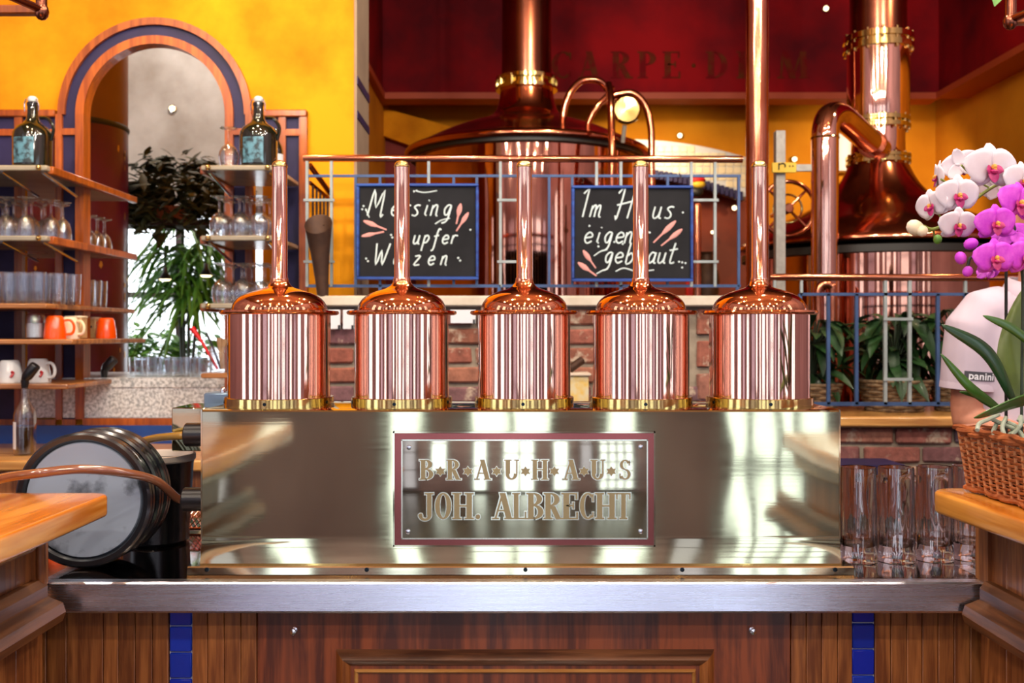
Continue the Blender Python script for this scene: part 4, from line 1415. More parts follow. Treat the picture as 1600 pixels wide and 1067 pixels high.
for px in (1210, 1252, 1508, 1690): vbar(r2, px, 434, 460, 4, M['rail_grey'], RY2, 'spacer')
for a, b in ((1383, 1421), (1600, 1640)):
    for px in (a, b): vbar(r2, px, 434, 632, 5, M['rail_grey'], RY2, 'ladder_bar')
    for py in (498.5, 592.5):
        MB().box(X(a - 4, RY2), X(b + 4, RY2), RY2 - .013, RY2 - .004, Z(py + 2.2, RY2), Z(py - 2.2, RY2)).build('rung', M['rail_grey'], r2, smooth=False)
# stair railing parts
x0s = X(545, 4.75)
for k, (pa, ya, pb, yb_, rr_) in enumerate(((484, 258, 516, 302, .012), (484, 285, 516, 312, .008))):
    MB().rod(at(pa, ya, 4.15), at(pb, yb_, 4.29), rr_, 10).build('stair_handrail', M['copper_dark'], sr)
for k in range(5):
    f_ = k / 4
    px = 489 + 23 * f_
    Yk = 4.16 + .12 * f_
    MB().rod(at(px, 290 + 20 * f_, Yk), at(px, 372, Yk), .005, 8).build('stair_baluster', M['rust'], sr)

# rusty cone vase on the railing
cv = thing('cone_vase', 'rusty iron cone vase hanging on the railing beside the yellow pier', 'vase', at(500, 475, 3.98))
pth = [at(504, 478, 3.985), at(503, 440, 3.985), at(500, 400, 3.985), at(497, 352, 3.985)]
m = MB()
n0 = 28
prof = [(.021, Z(478, 3.98)), (.026, Z(440, 3.98)), (.036, Z(400, 3.98)), (.054, Z(352, 3.98)), (.055, Z(350, 3.98)), (.051, Z(352, 3.98)), (.032, Z(400, 3.98)), (.015, Z(450, 3.98)), (1e-6, Z(450, 3.98))]
z_top = Z(350, 3.98)
vs = []
m.lathe(prof, n0, (0, 0, 0))
for i, v in enumerate(m.v):
    t_ = (v.z - Z(478, 3.98)) / (z_top - Z(478, 3.98))
    v.x += X(505 - 8 * t_, 3.97); v.y += 3.975
    v.z += .045 * max(0, t_) ** 3 * (v.y - 3.975) / .055
m.build('cone', M['rust'], cv)
m = MB().tube(spline([at(506, 352, 4.02), at(509, 343, 4.04), at(512, 338, 4.05)], 4), .004, 6); m.build('hook', M['rust'], cv)

# papers under the stone ledge and tub with food
for k, (a, b, c, d, l) in enumerate(((513, 532, 484, 514, 'white paper sheet pinned to the brick wall right of the leftmost copper kettle'), (536, 553, 484, 514, 'narrow white paper sheet pinned to the brick wall left of the second copper kettle'),
                                     (704, 743, 484, 505, 'white paper sheet pinned to the brick wall left of the middle copper kettle'))):
    o = thing('paper_sheet', l, 'paper', at((a + b) / 2, d, 3.96))
    MB().rbox(X(a, 3.96), X(b, 3.96), 3.955, 3.958, Z(d, 3.96), Z(c, 3.96), .0008).build('sheet', M['paper'], o)
    MB().box(X(b - 4, 3.95), X(b - 1, 3.95), 3.95, 3.956, Z(d + 1, 3.95), Z(d - 6, 3.95)).build('clip', M['black_plastic'], o)
ft_ = thing('food_tub', 'clear plastic tub with yellow contents between the middle and fourth copper kettles', 'tub', (X(902, 3.87), 3.87, .872))
zt_ = Z(582, 3.83)
a0, a1 = X(872, 3.83), X(919, 3.83)
MB().rbox(a0, a1, 3.8, 3.94, .872, zt_ - .004, .006).build('body', M['food_yellow'], ft_)
MB().rbox(a0 - .008, a1 + .008, 3.79, 3.95, zt_ - .012, zt_, .003).build('lid', M['plastic_clear'], ft_)
m = MB().rod(at(890, 577, 3.86), at(909, 563, 3.90), .016, 10); m.build('scoop', M['rust'], thing('scoop', 'dark metal scoop lying on the lid of the clear food tub', 'scoop', at(900, 578, 3.87)))

# ============================================================ BREWING KETTLES, COLUMN AND PIPES
def sym(px0, Y, pts): return [(r_ * Y / F, Z(py, Y)) for r_, py in pts]


def dents(seed, amp=.0012):
    q = random.Random(seed)
    ph = [(q.choice([9, 13, 17, 23, 31]), q.uniform(0, 6.28), q.uniform(.4, 1) * amp) for _ in range(6)]
    return lambda a, z, r: 1 + sum(w * cos(k * a + p + z * .8) / (k ** .5) for k, p, w in ph)


def bolts(t, c, rad, z, n, r=.012, h=.03, parent=None):
    m = MB()
    for k in range(n):
        a = 2 * pi * k / n
        m.lathe([(r, z - h), (r, z + h)], 6, (c[0] + rad * cos(a), c[1] + rad * sin(a), 0))
    return m.build('flange_bolts', M['brass'], parent or t, kind='stuff')


K1 = 6.3
c1 = (X(823, K1), K1, 0)
k1 = thing('brewing_kettle', 'large copper brewing kettle with wide dome behind the two chalkboards', 'brewing kettle', (c1[0], K1, 0))
rim = Z(240, K1)
MB().lathe([(.70, 0), (.70, .6), (.70, 1.2), (.70, 1.75), (.70, rim - .06), (.73, rim - .05)], 160, c1, dents(1)).build('body', M['copper_body'], k1)
MB().lathe([(.69, rim - .06), (.735, rim - .055), (.735, rim - .03), (.69, rim - .02)], 96, c1).build('gasket', M['gasket'], k1, label='dark gasket')
dome = [(.72, rim - .035), (.765, rim - .03), (.768, rim - .005), (.745, rim + .012), (.70, rim + .03), (.63, rim + .065), (.52, rim + .118), (.40, rim + .165), (.30, rim + .197), (.24, rim + .225), (.20, rim + .262), (.18, rim + .31), (.170, rim + .37), (.168, rim + .40)]
dpp = [(p.x, p.z) for p in spline([(a, 0, b) for a, b in dome], 3)]
MB().lathe(dpp, 96, c1, dents(4, .0006)).build('dome', M['copper_old'], k1, ang=50)
fr = [(.168, rim + .395), (.195, rim + .395), (.195, rim + .415), (.172, rim + .418), (.172, rim + .45), (.195, rim + .452), (.195, rim + .475), (.158, rim + .478)]
fo = MB().lathe(fr, 48, c1).build('neck_flange', M['brass'], k1, label='brass flange')
bolts(k1, c1, .185, rim + .435, 12, parent=fo)
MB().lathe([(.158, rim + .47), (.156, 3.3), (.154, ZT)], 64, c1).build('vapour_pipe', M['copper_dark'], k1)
# side pipes on the dome of the first kettle
def pxpath(L): return spline([at(a, b, y) for a, b, y in L], 6)
for L, rr_ in (([(884, 200, 5.95), (880, 183, 5.95), (888, 150, 5.95), (908, 127, 5.98), (935, 126, 6.0), (950, 140, 6.02)], .021),
               ([(922, 206, 5.9), (918, 196, 5.9), (930, 170, 5.9), (948, 150, 5.92), (956, 136, 5.95)], .018),
               ([(956, 330, 5.5), (956, 245, 5.5), (955, 180, 5.55), (954, 150, 5.6), (951, 132, 5.7)], .021),
               ([(1018, 330, 5.9), (1018, 240, 5.9), (1017, 200, 5.9), (1008, 165, 5.9), (990, 146, 5.9), (968, 147, 5.9), (954, 152, 5.9)], .021)):
    MB().tube(pxpath(L), rr_, 12).build('pipe', M['copper_old'], k1)
sg = MB().lathe([(.075, .01), (.083, .0), (.083, -.02), (.075, -.03), (.07, -.022), (1e-6, -.02)], 32, at(979, 172, 5.7), axis='y').build('sight_glass', M['brass'], k1, label='round brass sight glass')
MB().rod(at(976, 196, 5.7), at(973, 222, 5.75), .013, 10).build('sight_glass_stem', M['alu'], k1)

K2 = 5.5
c2 = (X(1372, K2), K2, 0)
k2 = thing('brewing_kettle', 'large copper brewing kettle with onion dome behind the orchid flowers', 'brewing kettle', (c2[0], K2, 0))
rim2 = Z(390, K2)
MB().lathe([(.70, 0), (.70, .5), (.70, 1.0), (.70, 1.4), (.70, rim2 - .06), (.73, rim2 - .05)], 160, c2, dents(2)).build('body', M['copper_body'], k2)
MB().lathe([(.69, rim2 - .07), (.735, rim2 - .065), (.735, rim2 - .03), (.69, rim2 - .02)], 96, c2).build('gasket', M['gasket'], k2, label='dark gasket')
pxd = [(207, 393), (214, 391), (214, 386), (207, 379), (192, 368), (168, 355), (138, 342), (108, 328), (84, 313), (68, 298), (57, 283), (49, 268), (44, 256)]
dpp = [(p.x, p.z) for p in spline([(a * K2 / F, 0, Z(b, K2)) for a, b in pxd], 3)]
MB().lathe(dpp, 96, c2, dents(6, .0006)).build('dome', M['copper_old'], k2, ang=50)
def flange(t, c, r0, r1, ya, yb, K):
    za, zb = Z(ya, K), Z(yb, K)
    h = (zb - za)
    o = MB().lathe([(r0, za), (r1, za + .002), (r1, za + h * .38), (r0 + .01, za + h * .42), (r0 + .01, za + h * .58), (r1, za + h * .62), (r1, zb - .002), (r0, zb)], 48, c).build('neck_flange', M['brass'], t, label='brass flange')
    bolts(t, c, r1 - .012, (za + zb) / 2, 14, .009, h * .65, o)
flange(k2, c2, .152, .172, 258, 244, K2)
MB().lathe([(.153, Z(246, K2)), (.143, Z(240, K2)), (.141, Z(222, K2)), (.141, Z(200, K2))], 64, c2).build('neck', M['copper'], k2)
flange(k2, c2, .141, .170, 204, 186, K2)
MB().lathe([(.160, Z(189, K2)), (.165, Z(182, K2)), (.165, Z(150, K2)), (.168, Z(80, K2))], 72, c2, dents(9, .002)).build('vapour_pipe', M['copper'], k2)
flange(k2, c2, .166, .186, 82, 58, K2)
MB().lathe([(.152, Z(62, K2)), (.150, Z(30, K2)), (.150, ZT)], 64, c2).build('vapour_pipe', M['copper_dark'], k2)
# bent pipe from the second kettle to the floor
P = [(1289, 640, 4.75), (1289, 480, 4.75), (1289, 330, 4.75), (1289, 230, 4.75), (1290, 202, 4.76), (1296, 184, 4.80), (1309, 180, 4.88), (1325, 191, 4.97), (1350, 213, 5.15), (1374, 233, 5.36)]
q = pxpath(P)
z_f = [Vector((q[0].x, q[0].y, 0))] + q
rads = [.064] * len(z_f)
MB().tube(z_f, rads, 28).build('downpipe', M['copper'], k2)
p0 = at(1289, 216, 4.75)
MB().lathe([(.066, -.004), (.068, 0), (.066, .004)], 28, p0, closed=False).build('pipe_seam', M['brass'], k2)
d0 = (at(1374, 233, 5.36) - at(1350, 213, 5.15)).normalized()
pa = at(1362, 224, 5.25)
MB().tube([pa, pa + d0 * .02], .075, 20).build('pipe_collar', M['copper_old'], k2)
el = pxpath([(1278, 600, 4.6), (1278, 480, 4.6), (1277, 463, 4.6), (1281, 448, 4.6), (1290, 444, 4.6), (1299, 448, 4.6), (1301, 462, 4.6), (1301, 600, 4.6)])
MB().tube(el, .019, 12).build('pipe', M['copper_old'], k2)
# tall copper column
cp = X(1183, 4.3)
colm = thing('copper_column', 'tall shiny copper column rising behind the rightmost copper kettle', 'column', (cp, 4.3, 0))
MB().lathe([(.0485, 0), (.0485, 1.0), (.0485, 2.0), (.0485, 3.0), (.0485, ZT)], 48, (cp, 4.3, 0), dents(12, .004)).build('shaft', M['copper_old'], colm)
MB().lathe([(.075, 0), (.075, .02), (.05, .03)], 32, (cp, 4.3, 0)).build('base_plate', M['copper_old'], colm)
# second thin copper post right of the chalkboard
cpx = X(1089, 4.7)
c3 = thing('copper_pipe', 'slim copper pipe standing behind the right ladder bars of the chalkboard railing', 'pipe', (cpx, 4.7, 0))
MB().lathe([(.02, 0), (.02, 1.0), (.02, Z(322, 4.7))] + [(.02 * cos(a), Z(322, 4.7) + .02 * sin(a)) for a in [pi / 2 * k / 5 for k in range(1, 5)]] + [(1e-6, Z(322, 4.7) + .02)], 20, (cpx, 4.7, 0)).build('pipe', M['copper_old'], c3)
# grey pole with yellow plate
gpx = X(1218, 4.5)
gp = thing('grey_post', 'grey square post with yellow marked plate beside the copper column', 'post', (gpx, 4.5, 0))
MB().rbox(gpx - .022, gpx + .022, 4.478, 4.522, 0, Z(205, 4.5), .003).build('shaft', M['alu'], gp)
yp = MB().rbox(X(1206, 4.46), X(1244, 4.46), 4.455, 4.465, Z(270, 4.46), Z(254, 4.46), .002).build('yellow_plate', M['yellow_plate'], gp, label='yellow plate with black marks')
m = MB()
for L in (([(1217, 255), (1217, 265)]), ([(1217, 257), (1223, 255), (1227, 257), (1227, 261)]), ([(1233, 259), (1235, 260)]), ([(1238, 259), (1240, 260)])):
    m.tube([at(a, b, 4.453) for a, b in L], .003, 5)
m.build('marks', M['black_paint'], yp)
MB().rbox(X(1243, 4.47), X(1268, 4.47), 4.462, 4.478, Z(268, 4.47), Z(257, 4.47), .002).build('arm', M['alu'], gp)
# handwheel
hw = thing('handwheel', 'copper rimmed handwheel between the grey post and the bent copper pipe', 'wheel', at(1232, 335, 4.95))
hc = at(1231, 326, 4.95)
circ = lambda r_, n_: [(hc.x + r_ * cos(2 * pi * k / n_), hc.y, hc.z + r_ * sin(2 * pi * k / n_)) for k in range(n_)]
MB().tube(circ(.135, 40), .011, 10, closed=True).build('wheel_rim', M['copper_old'], hw)
MB().tube(circ(.07, 28), .006, 8, closed=True).build('inner_ring', M['brass'], hw)
for k in range(4):
    a = pi / 4 + k * pi / 2
    MB().rod(hc, hc + Vector((cos(a), 0, sin(a))) * .135, .007, 8).build('spoke', M['copper_old'], hw)
MB().lathe([(.02, -.03), (.025, -.02), (.025, .06), (.012, .3)], 16, hc, axis='y').build('hub', M['copper_old'], hw)
# white cylinder lamp far behind
wl = thing('white_cylinder', 'white upright cylinder on the far wall beside the bent copper pipe', 'cylinder', at(1318, 260, 8.51))
MB().lathe([(.075, Z(262, 8.3)), (.08, Z(258, 8.3)), (.08, Z(208, 8.3)), (.07, Z(203, 8.3)), (.02, Z(203, 8.3)), (.02, Z(160, 8.3))], 24, (X(1316, 8.51), 8.51, 0)).build('shade', M['paper'], wl)
# coloured parrot-like toy -> red and yellow lamp on the arch edge, described plainly
tl = thing('wall_ornament', 'small red and yellow ornament hanging under the tiled arch', 'ornament', at(1092, 305, 8.1))
MB().ball(at(1091, 281, 8.1), .055, 12, (1.1, .6, .55)).build('top', M['sign_red'], tl)
MB().ball(at(1092, 288, 8.1), .055, 12, (1.0, .6, .6)).build('middle', M['yellow_plate'], tl)
MB().ball(at(1089, 300, 8.1), .05, 12, (1.1, .6, .8)).build('lower', M['gasket'], tl)
# orange post and small things in the passage
op = thing('orange_post', 'orange red post in the dark passage below the tiled arch', 'post', (X(1083, 8.0), 8.0, 0))
MB().rbox(X(1072, 8.0), X(1108, 8.0), 7.96, 8.04, 0, Z(398, 8.0), .01).build('post', M['sign_red'], op)
MB().rbox(X(1068, 8.0), X(1112, 8.0), 7.94, 8.06, Z(402, 8.0), Z(396, 8.0), .01).build('cap', M['red_trim'], op)
jp = thing('copper_jug', 'dull dark jug standing behind the right ladder bars', 'jug', (X(1104, 7.6), 7.6, 0))
MB().lathe([(.08, 0), (.08, Z(470, 7.6)), (.1, Z(440, 7.6)), (.09, Z(425, 7.6)), (.05, Z(412, 7.6)), (.045, Z(398, 7.6)), (.06, Z(394, 7.6))], 24, (X(1104, 7.6), 7.6, 0)).build('body', M['rust'], jp)

# ============================================================ CEILING LIGHTS
def downlight(loc, r, label, group, normal='z', lens='lens'):
    t = thing('ceiling_light', label, 'light', loc, group)
    x, y, z = loc
    ax = normal
    s = -1
    MB().lathe([(r * 1.35, 0), (r * 1.35, s * .01), (r * 1.05, s * .014), (r * 1.0, s * .006)], 20, loc, axis=ax).build('ring', M['chrome'], t)
    MB().lathe([(r * .98, s * .004), (r * .8, s * .012), (1e-6, s * .016)], 16, loc, axis=ax).build('lens', M[lens], t)
    return t


first = None
for (x, y) in [(-2.4, -2.6), (-1.2, -2.6), (0, -2.6), (1.2, -2.6), (2.4, -2.6), (-2.4, -.9), (-1.1, -1.0), (.1, -.9), (1.3, -1.0), (2.4, -.9), (-2.0, 1.2), (-.9, 1.4), (.35, 1.3), (1.5, 1.4), (2.5, 1.2), (-.3, 2.7), (.9, 2.8), (2.0, 2.8)]:
    if first is None: first = downlight((x, y, ZT), .035, 'small warm recessed downlight in the guest room ceiling', 'recessed ceiling downlights of the guest room')
    else: dup(first, (x, y, ZT))
for k, (px, py, Y, lab) in enumerate(((1062, 212, 8.57, 'small lit spot lamp on the yellow far wall above the tiled arch'), (1241, 249, 8.57, 'small lit spot lamp on the yellow far wall beside the grey post'),
                                      (1290, 14, 7.97, 'small lit spot lamp on the red fascia beside the vapour pipe'),
                                      (1147, 325, 8.45, 'brighter lit spot lamp in the dark passage near the copper column'), (1113, 363, 8.45, 'tiny lit spot lamp in the dark passage beside the ladder bars'))):
    downlight(tuple(at(px, py, Y)), .02 if k != 4 else .014, lab, None, 'y', 'lens_small')

# ============================================================ GLASSES, BOTTLES AND CUPS OF THE BACK BAR
def goblet(kind):
    m = MB()
    if kind == 'bell':       # turned upside down: rim at z=0
        o = [(.0345, 0), (.0345, .02), (.033, .045), (.027, .068), (.014, .083), (.006, .090), (.0048, .105), (.0048, .138), (.009, .147), (.032, .152), (.033, .155), (1e-6, .155)]
        i = [(.0325, 0), (.0325, .02), (.031, .045), (.025, .066), (.012, .079), (1e-6, .081)]
    elif kind == 'balloon':
        o = [(.031, 0), (.036, .02), (.0395, .042), (.037, .062), (.028, .08), (.014, .091), (.0058, .098), (.0045, .112), (.0045, .142), (.009, .150), (.034, .155), (.035, .158), (1e-6, .158)]
        i = [(.029, 0), (.034, .02), (.0375, .042), (.035, .06), (.026, .077), (.012, .087), (1e-6, .089)]
    elif kind == 'tumbler':
        o = [(.023, 0), (.0245, .002), (.0265, .06), (.0285, .122), (.0282, .124)]
        i = [(.027, .124), (.025, .06), (.0225, .012), (1e-6, .011)]
        m.lathe(list(reversed(i)) + list(reversed(o)), 20)
        return m
    else:
        o = [(.026, 0), (.027, .003), (.029, .085)]
        i = [(.0275, .085), (.0255, .012), (1e-6, .011)]
        m.lathe(list(reversed(i)) + list(reversed(o)), 20)
        return m
    m.lathe(list(reversed(i)) + o, 22)
    return m


ORD = 'first second third fourth fifth sixth seventh eighth ninth tenth eleventh twelfth'.split()
ROWN = ['front row', 'second row', 'third row', 'rear row']


def rows(kind, name, what, where, group, rowl):
    """rowl: rows front to back, each (depth, z, pixel columns); every glass is named by its place in its row"""
    first_ = None
    for r_, (y, z, cols) in enumerate(rowl):
        for k, px in enumerate(cols):
            j = R.uniform(-.003, .003)
            yy = y[k] if hasattr(y, '__len__') else y
            label = '%s %s from left%s, %s' % (ORD[k], what, (', ' + ROWN[r_]) if len(rowl) > 1 else '', where)
            if len(rowl) == 1 and len(cols) == 1: label = '%s, %s' % (what, where)
            loc = (X(px, yy) + j, yy, z + e)
            if first_ is None:
                first_ = goblet(kind).build(name, M['glass_thin'], loc=(0, 0, 0), ang=60, label=label, cat='glass', group=group)
                first_.location = loc
            else:
                c = first_.copy(); COL.objects.link(c); c.location = loc; c.rotation_euler = (0, 0, R.uniform(0, 6))
                c['label'] = label
    return first_


e = .0008
z = SHELF['l2']
rows('bell', 'stemmed_glass', 'upturned stemmed glass', 'upper left shelf', 'stemmed glasses on the upper left shelf',
     [(3.90, z, range(-22, 70, 31)), (3.98, z, range(-8, 108, 29)), (4.06, z, range(12, 118, 29)), (4.14, z, range(4, 118, 31))])
rows('bell', 'stemmed_glass', 'upturned stemmed glass', 'shelf end right of the arch post', 'stemmed glasses right of the arch post', [((4.50, 4.58, 4.66), z, (140, 153, 164))])
z = SHELF['l3']
rows('tumbler', 'tumbler', 'straight tumbler', 'middle left shelf', 'tumblers on the middle left shelf',
     [(3.90, z, range(-10, 72, 23)), (3.97, z, range(-4, 106, 24)), (4.04, z, range(-4, 118, 24)), (4.11, z, range(8, 122, 24))])
rows('tumbler', 'tumbler', 'straight tumbler', 'shelf end right of the arch post', 'tumblers right of the arch post', [((4.46, 4.52, 4.60), z, (138, 149, 158))])
for key, where, group, dx in (('r2', 'shelf by the first kettle pipe', 'wine glasses on the upper right shelf', 0), ('r3', 'shelf above the leftmost kettle dome', 'wine glasses on the middle right shelf', 3)):
    z = SHELF[key]
    rows('balloon', 'wine_glass', 'upturned wine glass', where, group, [(3.90, z, (343 + dx, 374 + dx, 405 + dx)), (3.98, z, (350 + dx, 381 + dx, 412 + dx)), (4.06, z, (362 + dx, 392 + dx, 421 + dx))])
rows('balloon', 'wine_glass', 'single upturned wine glass', 'top shelf next to the dark bottle', None, [(3.92, SHELF['r1'], (358,))])
rows('short', 'water_glass', 'short water glass', 'granite ledge inside the arch', 'short glasses on the granite ledge', [(4.40, LEDGE_Z, range(213, 330, 20)), (4.48, LEDGE_Z, range(221, 335, 20))])


def jug_bottle(loc, label):
    t = thing('swing_top_bottle', label, 'bottle', loc)
    k = 1.0
    prof = [(.066, 0), (.073, .006), (.074, .12), (.072, .14), (.060, .160), (.036, .176), (.024, .192), (.0205, .215), (.0195, .245), (.022, .247), (.022, .258), (.017, .26), (1e-6, .26)]
    MB().lathe(prof, 36, loc).build('glass_body', M['bottle_dark'], t)
    m = MB()
    n = 10
    vs = []
    for i in range(n + 1):
        a = radians(-128 + 66 * i / n)
        for z in (.012, .112): vs.append((loc[0] + .0748 * cos(a), loc[1] + .0748 * sin(a), loc[2] + z))
    m.add(vs, [(2 * i, 2 * i + 2, 2 * i + 3, 2 * i + 1) for i in range(n)])
    m.build('label', M['bottle_label'], t, label='pale blue paper label')
    MB().lathe([(.0165, .262), (.0185, .266), (.0185, .276), (.012, .283), (1e-6, .284)], 20, loc).build('stopper', M['white_glaze'], t, label='white swing stopper')
    for s_ in (1, -1):
        m = MB().tube(spline([(loc[0] + .02 * s_, loc[1] - .012, loc[2] + .272), (loc[0] + .028 * s_, loc[1] - .01, loc[2] + .25), (loc[0] + .027 * s_, loc[1] - .008, loc[2] + .225)], 4), .0025, 6)
        m.build('wire_clamp', M['chrome'], t)
    hd = spline([(loc[0] + .03, loc[1], loc[2] + .20), (loc[0] + .06, loc[1], loc[2] + .195), (loc[0] + .082, loc[1], loc[2] + .16), (loc[0] + .073, loc[1], loc[2] + .11)], 5)
    MB().tube(hd, .007, 8).build('handle', M['bottle_dark'], t)


jug_bottle((X(51, 3.93), 3.93, SHELF['l1'] + e), 'large dark swing top bottle with blue label on the top left shelf')
jug_bottle((X(404, 3.93), 3.93, SHELF['r1'] + e), 'large dark swing top bottle on the top shelf above the leftmost kettle')
o = thing('green_bottle', 'small green bottle behind the large dark bottle on the right top shelf', 'bottle', (X(430, 4.1), 4.1, SHELF['r1'] + e))
MB().lathe([(.03, 0), (.032, .004), (.032, .10), (.028, .12), (.012, .15), (.011, .19), (1e-6, .19)], 24, tuple(o.location)).build('glass_body', M['bottle_dark'], o)
MB().lathe([(.0325, .03), (.0325, .085)], 24, tuple(o.location)).build('label', M['paper'], o)


def cup(name, loc, label, mt, r=.05, h=.085, ang=0, upside=True, marks=False, hc=None):
    t = thing(name, label, 'cup', loc)
    if upside: prof = [(r, 0), (r * 1.02, .01), (r * .98, h * .35), (r * .82, h * .85), (r * .7, h * .97), (r * .6, h), (1e-6, h)]
    else: prof = [(r * .7, 0), (r * .8, .004), (r * .97, h * .5), (r * 1.0, h), (r * .95, h), (r * .9, h * .4), (1e-6, h * .2)]
    MB().lathe(prof, 32, loc).build('bowl', mt, t)
    a = radians(ang)
    d = Vector((cos(a), sin(a), 0))
    L = Vector(loc)
    hp = spline([L + d * r * .93 + Vector((0, 0, h * .2)), L + d * r * 1.5 + Vector((0, 0, h * .25)), L + d * r * 1.65 + Vector((0, 0, h * .55)), L + d * r * 1.35 + Vector((0, 0, h * .8)), L + d * r * .8 + Vector((0, 0, h * .8))], 4)
    MB().tube(hp, r * .13, 8).build('handle', hc or mt, t)
    if marks:
        MB().tube(spline([L + Vector((.026, -.041, .045)), L + Vector((.033, -.037, .04)), L + Vector((.03, -.041, .03)), L + Vector((.026, -.045, .024))], 3), .005, 6).build('red_mark', M['red_mark'], t)
    return t


cup('cup', (X(86, 3.95), 3.95, SHELF['l4'] + e), 'orange mug upside down on the left shelf beside the square tins', M['orange_glaze'], .042, .092, 20)
cup('cup', (X(107, 4.02), 4.02, SHELF['l4'] + e), 'pale cream cup behind the orange mug on the left shelf', M['petal_cream'], .042, .088, -10)
cup('cup', (X(166, 4.35), 4.35, SHELF['l4'] + e), 'orange mug at the shelf end in front of the red pillar', M['orange_glaze'], .042, .09, 150)
o = thing('glass_jar', 'clear jar of white sugar left of the orange mug', 'jar', (X(55, 3.95), 3.95, SHELF['l4'] + e))
L = tuple(o.location)
MB().lathe([(.032, .001), (.036, .004), (.037, .09), (.033, .098), (.031, .098), (.034, .09), (.034, .006), (1e-6, .004)], 24, L).build('jar_glass', M['glass_thin'], o)
MB().lathe([(1e-6, .007), (.0335, .007), (.0335, .062), (1e-6, .066)], 20, L).build('contents', M['white_glaze'], o)
for px, y, l in ((119, 4.1, 'square tan tin with dark stripe left of the arch post'), (142, 4.4, 'square tan tin with dark stripe right of the arch post')):
    o = thing('tea_tin', l, 'tin', (X(px, y), y, SHELF['l4'] + e))
    x, yy, z = o.location
    MB().rbox(x - .034, x + .034, yy - .03, yy + .03, z, z + .088, .004).build('body', M['tin_label'], o)
    MB().rbox(x - .036, x + .036, yy - .032, yy + .032, z + .085, z + .094, .003).build('lid', M['petal_cream'], o)
    MB().box(x - .022, x + .018, yy - .0312, yy - .0302, z + .046, z + .056).build('stripe', M['navy'], o)
cup('cup', (X(15, 3.95), 3.95, SHELF['l5'] + e), 'white cup with red mark upside down at the left end of the lowest shelf', M['white_glaze'], .047, .09, 200, True, True)
cup('cup', (X(60, 3.98), 3.98, SHELF['l5'] + e), 'white cup with red mark behind the black pourer of the spirit bottle', M['white_glaze'], .047, .095, -15, True, True)


def pourer(t, loc, tilt, sc=1.0):
    L = Vector(loc)
    MB().lathe([(.012, 0), (.014, .012), (.016, .03), (.009, .036)], 16, loc).build('collar', M['black_plastic'], t)
    d = Vector((sin(tilt), 0, cos(tilt)))
    b = L + Vector((-.004, 0, .03))
    MB().tube([b, b + d * .02, b + d * .07 * sc, b + d * .075 * sc], [.012, .021, .021, .018], 16).build('spout', M['black_plastic'], t)


sb = thing('spirit_bottle', 'clear bottle of brown spirit with white label and black pourer on the left counter', 'bottle', (X(39, 3.85), 3.85, BBZ))
L = tuple(sb.location)
hb_ = Z(606, 3.85) - BBZ
MB().lathe([(.036, 0), (.040, .004), (.041, .01), (.041, hb_ * .60), (.036, hb_ * .68), (.016, hb_ * .80), (.0135, hb_ * .88), (.0135, hb_), (.012, hb_), (.012, hb_ * .86), (.034, hb_ * .66), (.039, hb_ * .58), (.039, .01), (1e-6, .008)], 28, L).build('glass_body', M['glass_thin'], sb)
MB().lathe([(1e-6, .009), (.0385, .009), (.0385, hb_ * .42), (1e-6, hb_ * .42)], 24, L).build('spirit', M['amber_liquid'], sb)
m = MB()
vs = []
for i in range(7):
    a = radians(-150 + 38 * i / 6)
    for z in (.025, hb_ * .5): vs.append((L[0] + .0416 * cos(a), L[1] + .0416 * sin(a), L[2] + z))
m.add(vs, [(2 * i, 2 * i + 2, 2 * i + 3, 2 * i + 1) for i in range(6)]).build('label', M['paper'], sb)
pourer(sb, (L[0], L[1], L[2] + hb_), radians(38))
cl = thing('clip_lamp', 'small black spot lamp on the granite ledge before the red pillar', 'lamp', (X(163, 4.32), 4.32, LEDGE_Z))
pourer(cl, tuple(cl.location), radians(42), .95)
# jar with utensils on the lowest right shelf
uj = thing('utensil_jar', 'clear glass jar holding kitchen utensils beside the leftmost kettle', 'jar', (X(344, 3.93), 3.93, SHELF['r4'] + e))
L = tuple(uj.location)
MB().lathe([(.036, .0), (.039, .003), (.041, .1), (.0395, .102), (.037, .006), (1e-6, .005)], 28, L).build('jar_glass', M['glass_thin'], uj)
m = MB().tube([Vector(L) + Vector((-.01, 0, .012)), at(316, 535, 3.93), at(300, 512, 3.93)], [.006, .006, .012], 8)
b_ = m.build('red_scraper', M['red_plastic'], loc=L, label='red plastic scraper leaning out of the utensil jar', cat='scraper')
for k, (px, py, rr_, mt, nm, lb_) in enumerate(((322, 520, .005, 'black_plastic', 'stirrer', 'thin black stirrer in the utensil jar'), (343, 528, .007, 'wood_spoon', 'wooden_spoon', 'wooden spoon in the utensil jar, left one'), (352, 530, .007, 'wood_spoon', 'wooden_spoon', 'wooden spoon in the utensil jar, right one'))):
    tip = at(px, py, 3.93 + .005 * k)
    MB().tube([Vector(L) + Vector((.006 * k, .008, .012)), (Vector(L) + tip) / 2 + Vector((0, 0, .02)), tip], [rr_, rr_, rr_ * (1.9 if k else 1)], 8).build(nm, M[mt], loc=L, label=lb_, cat='utensil')

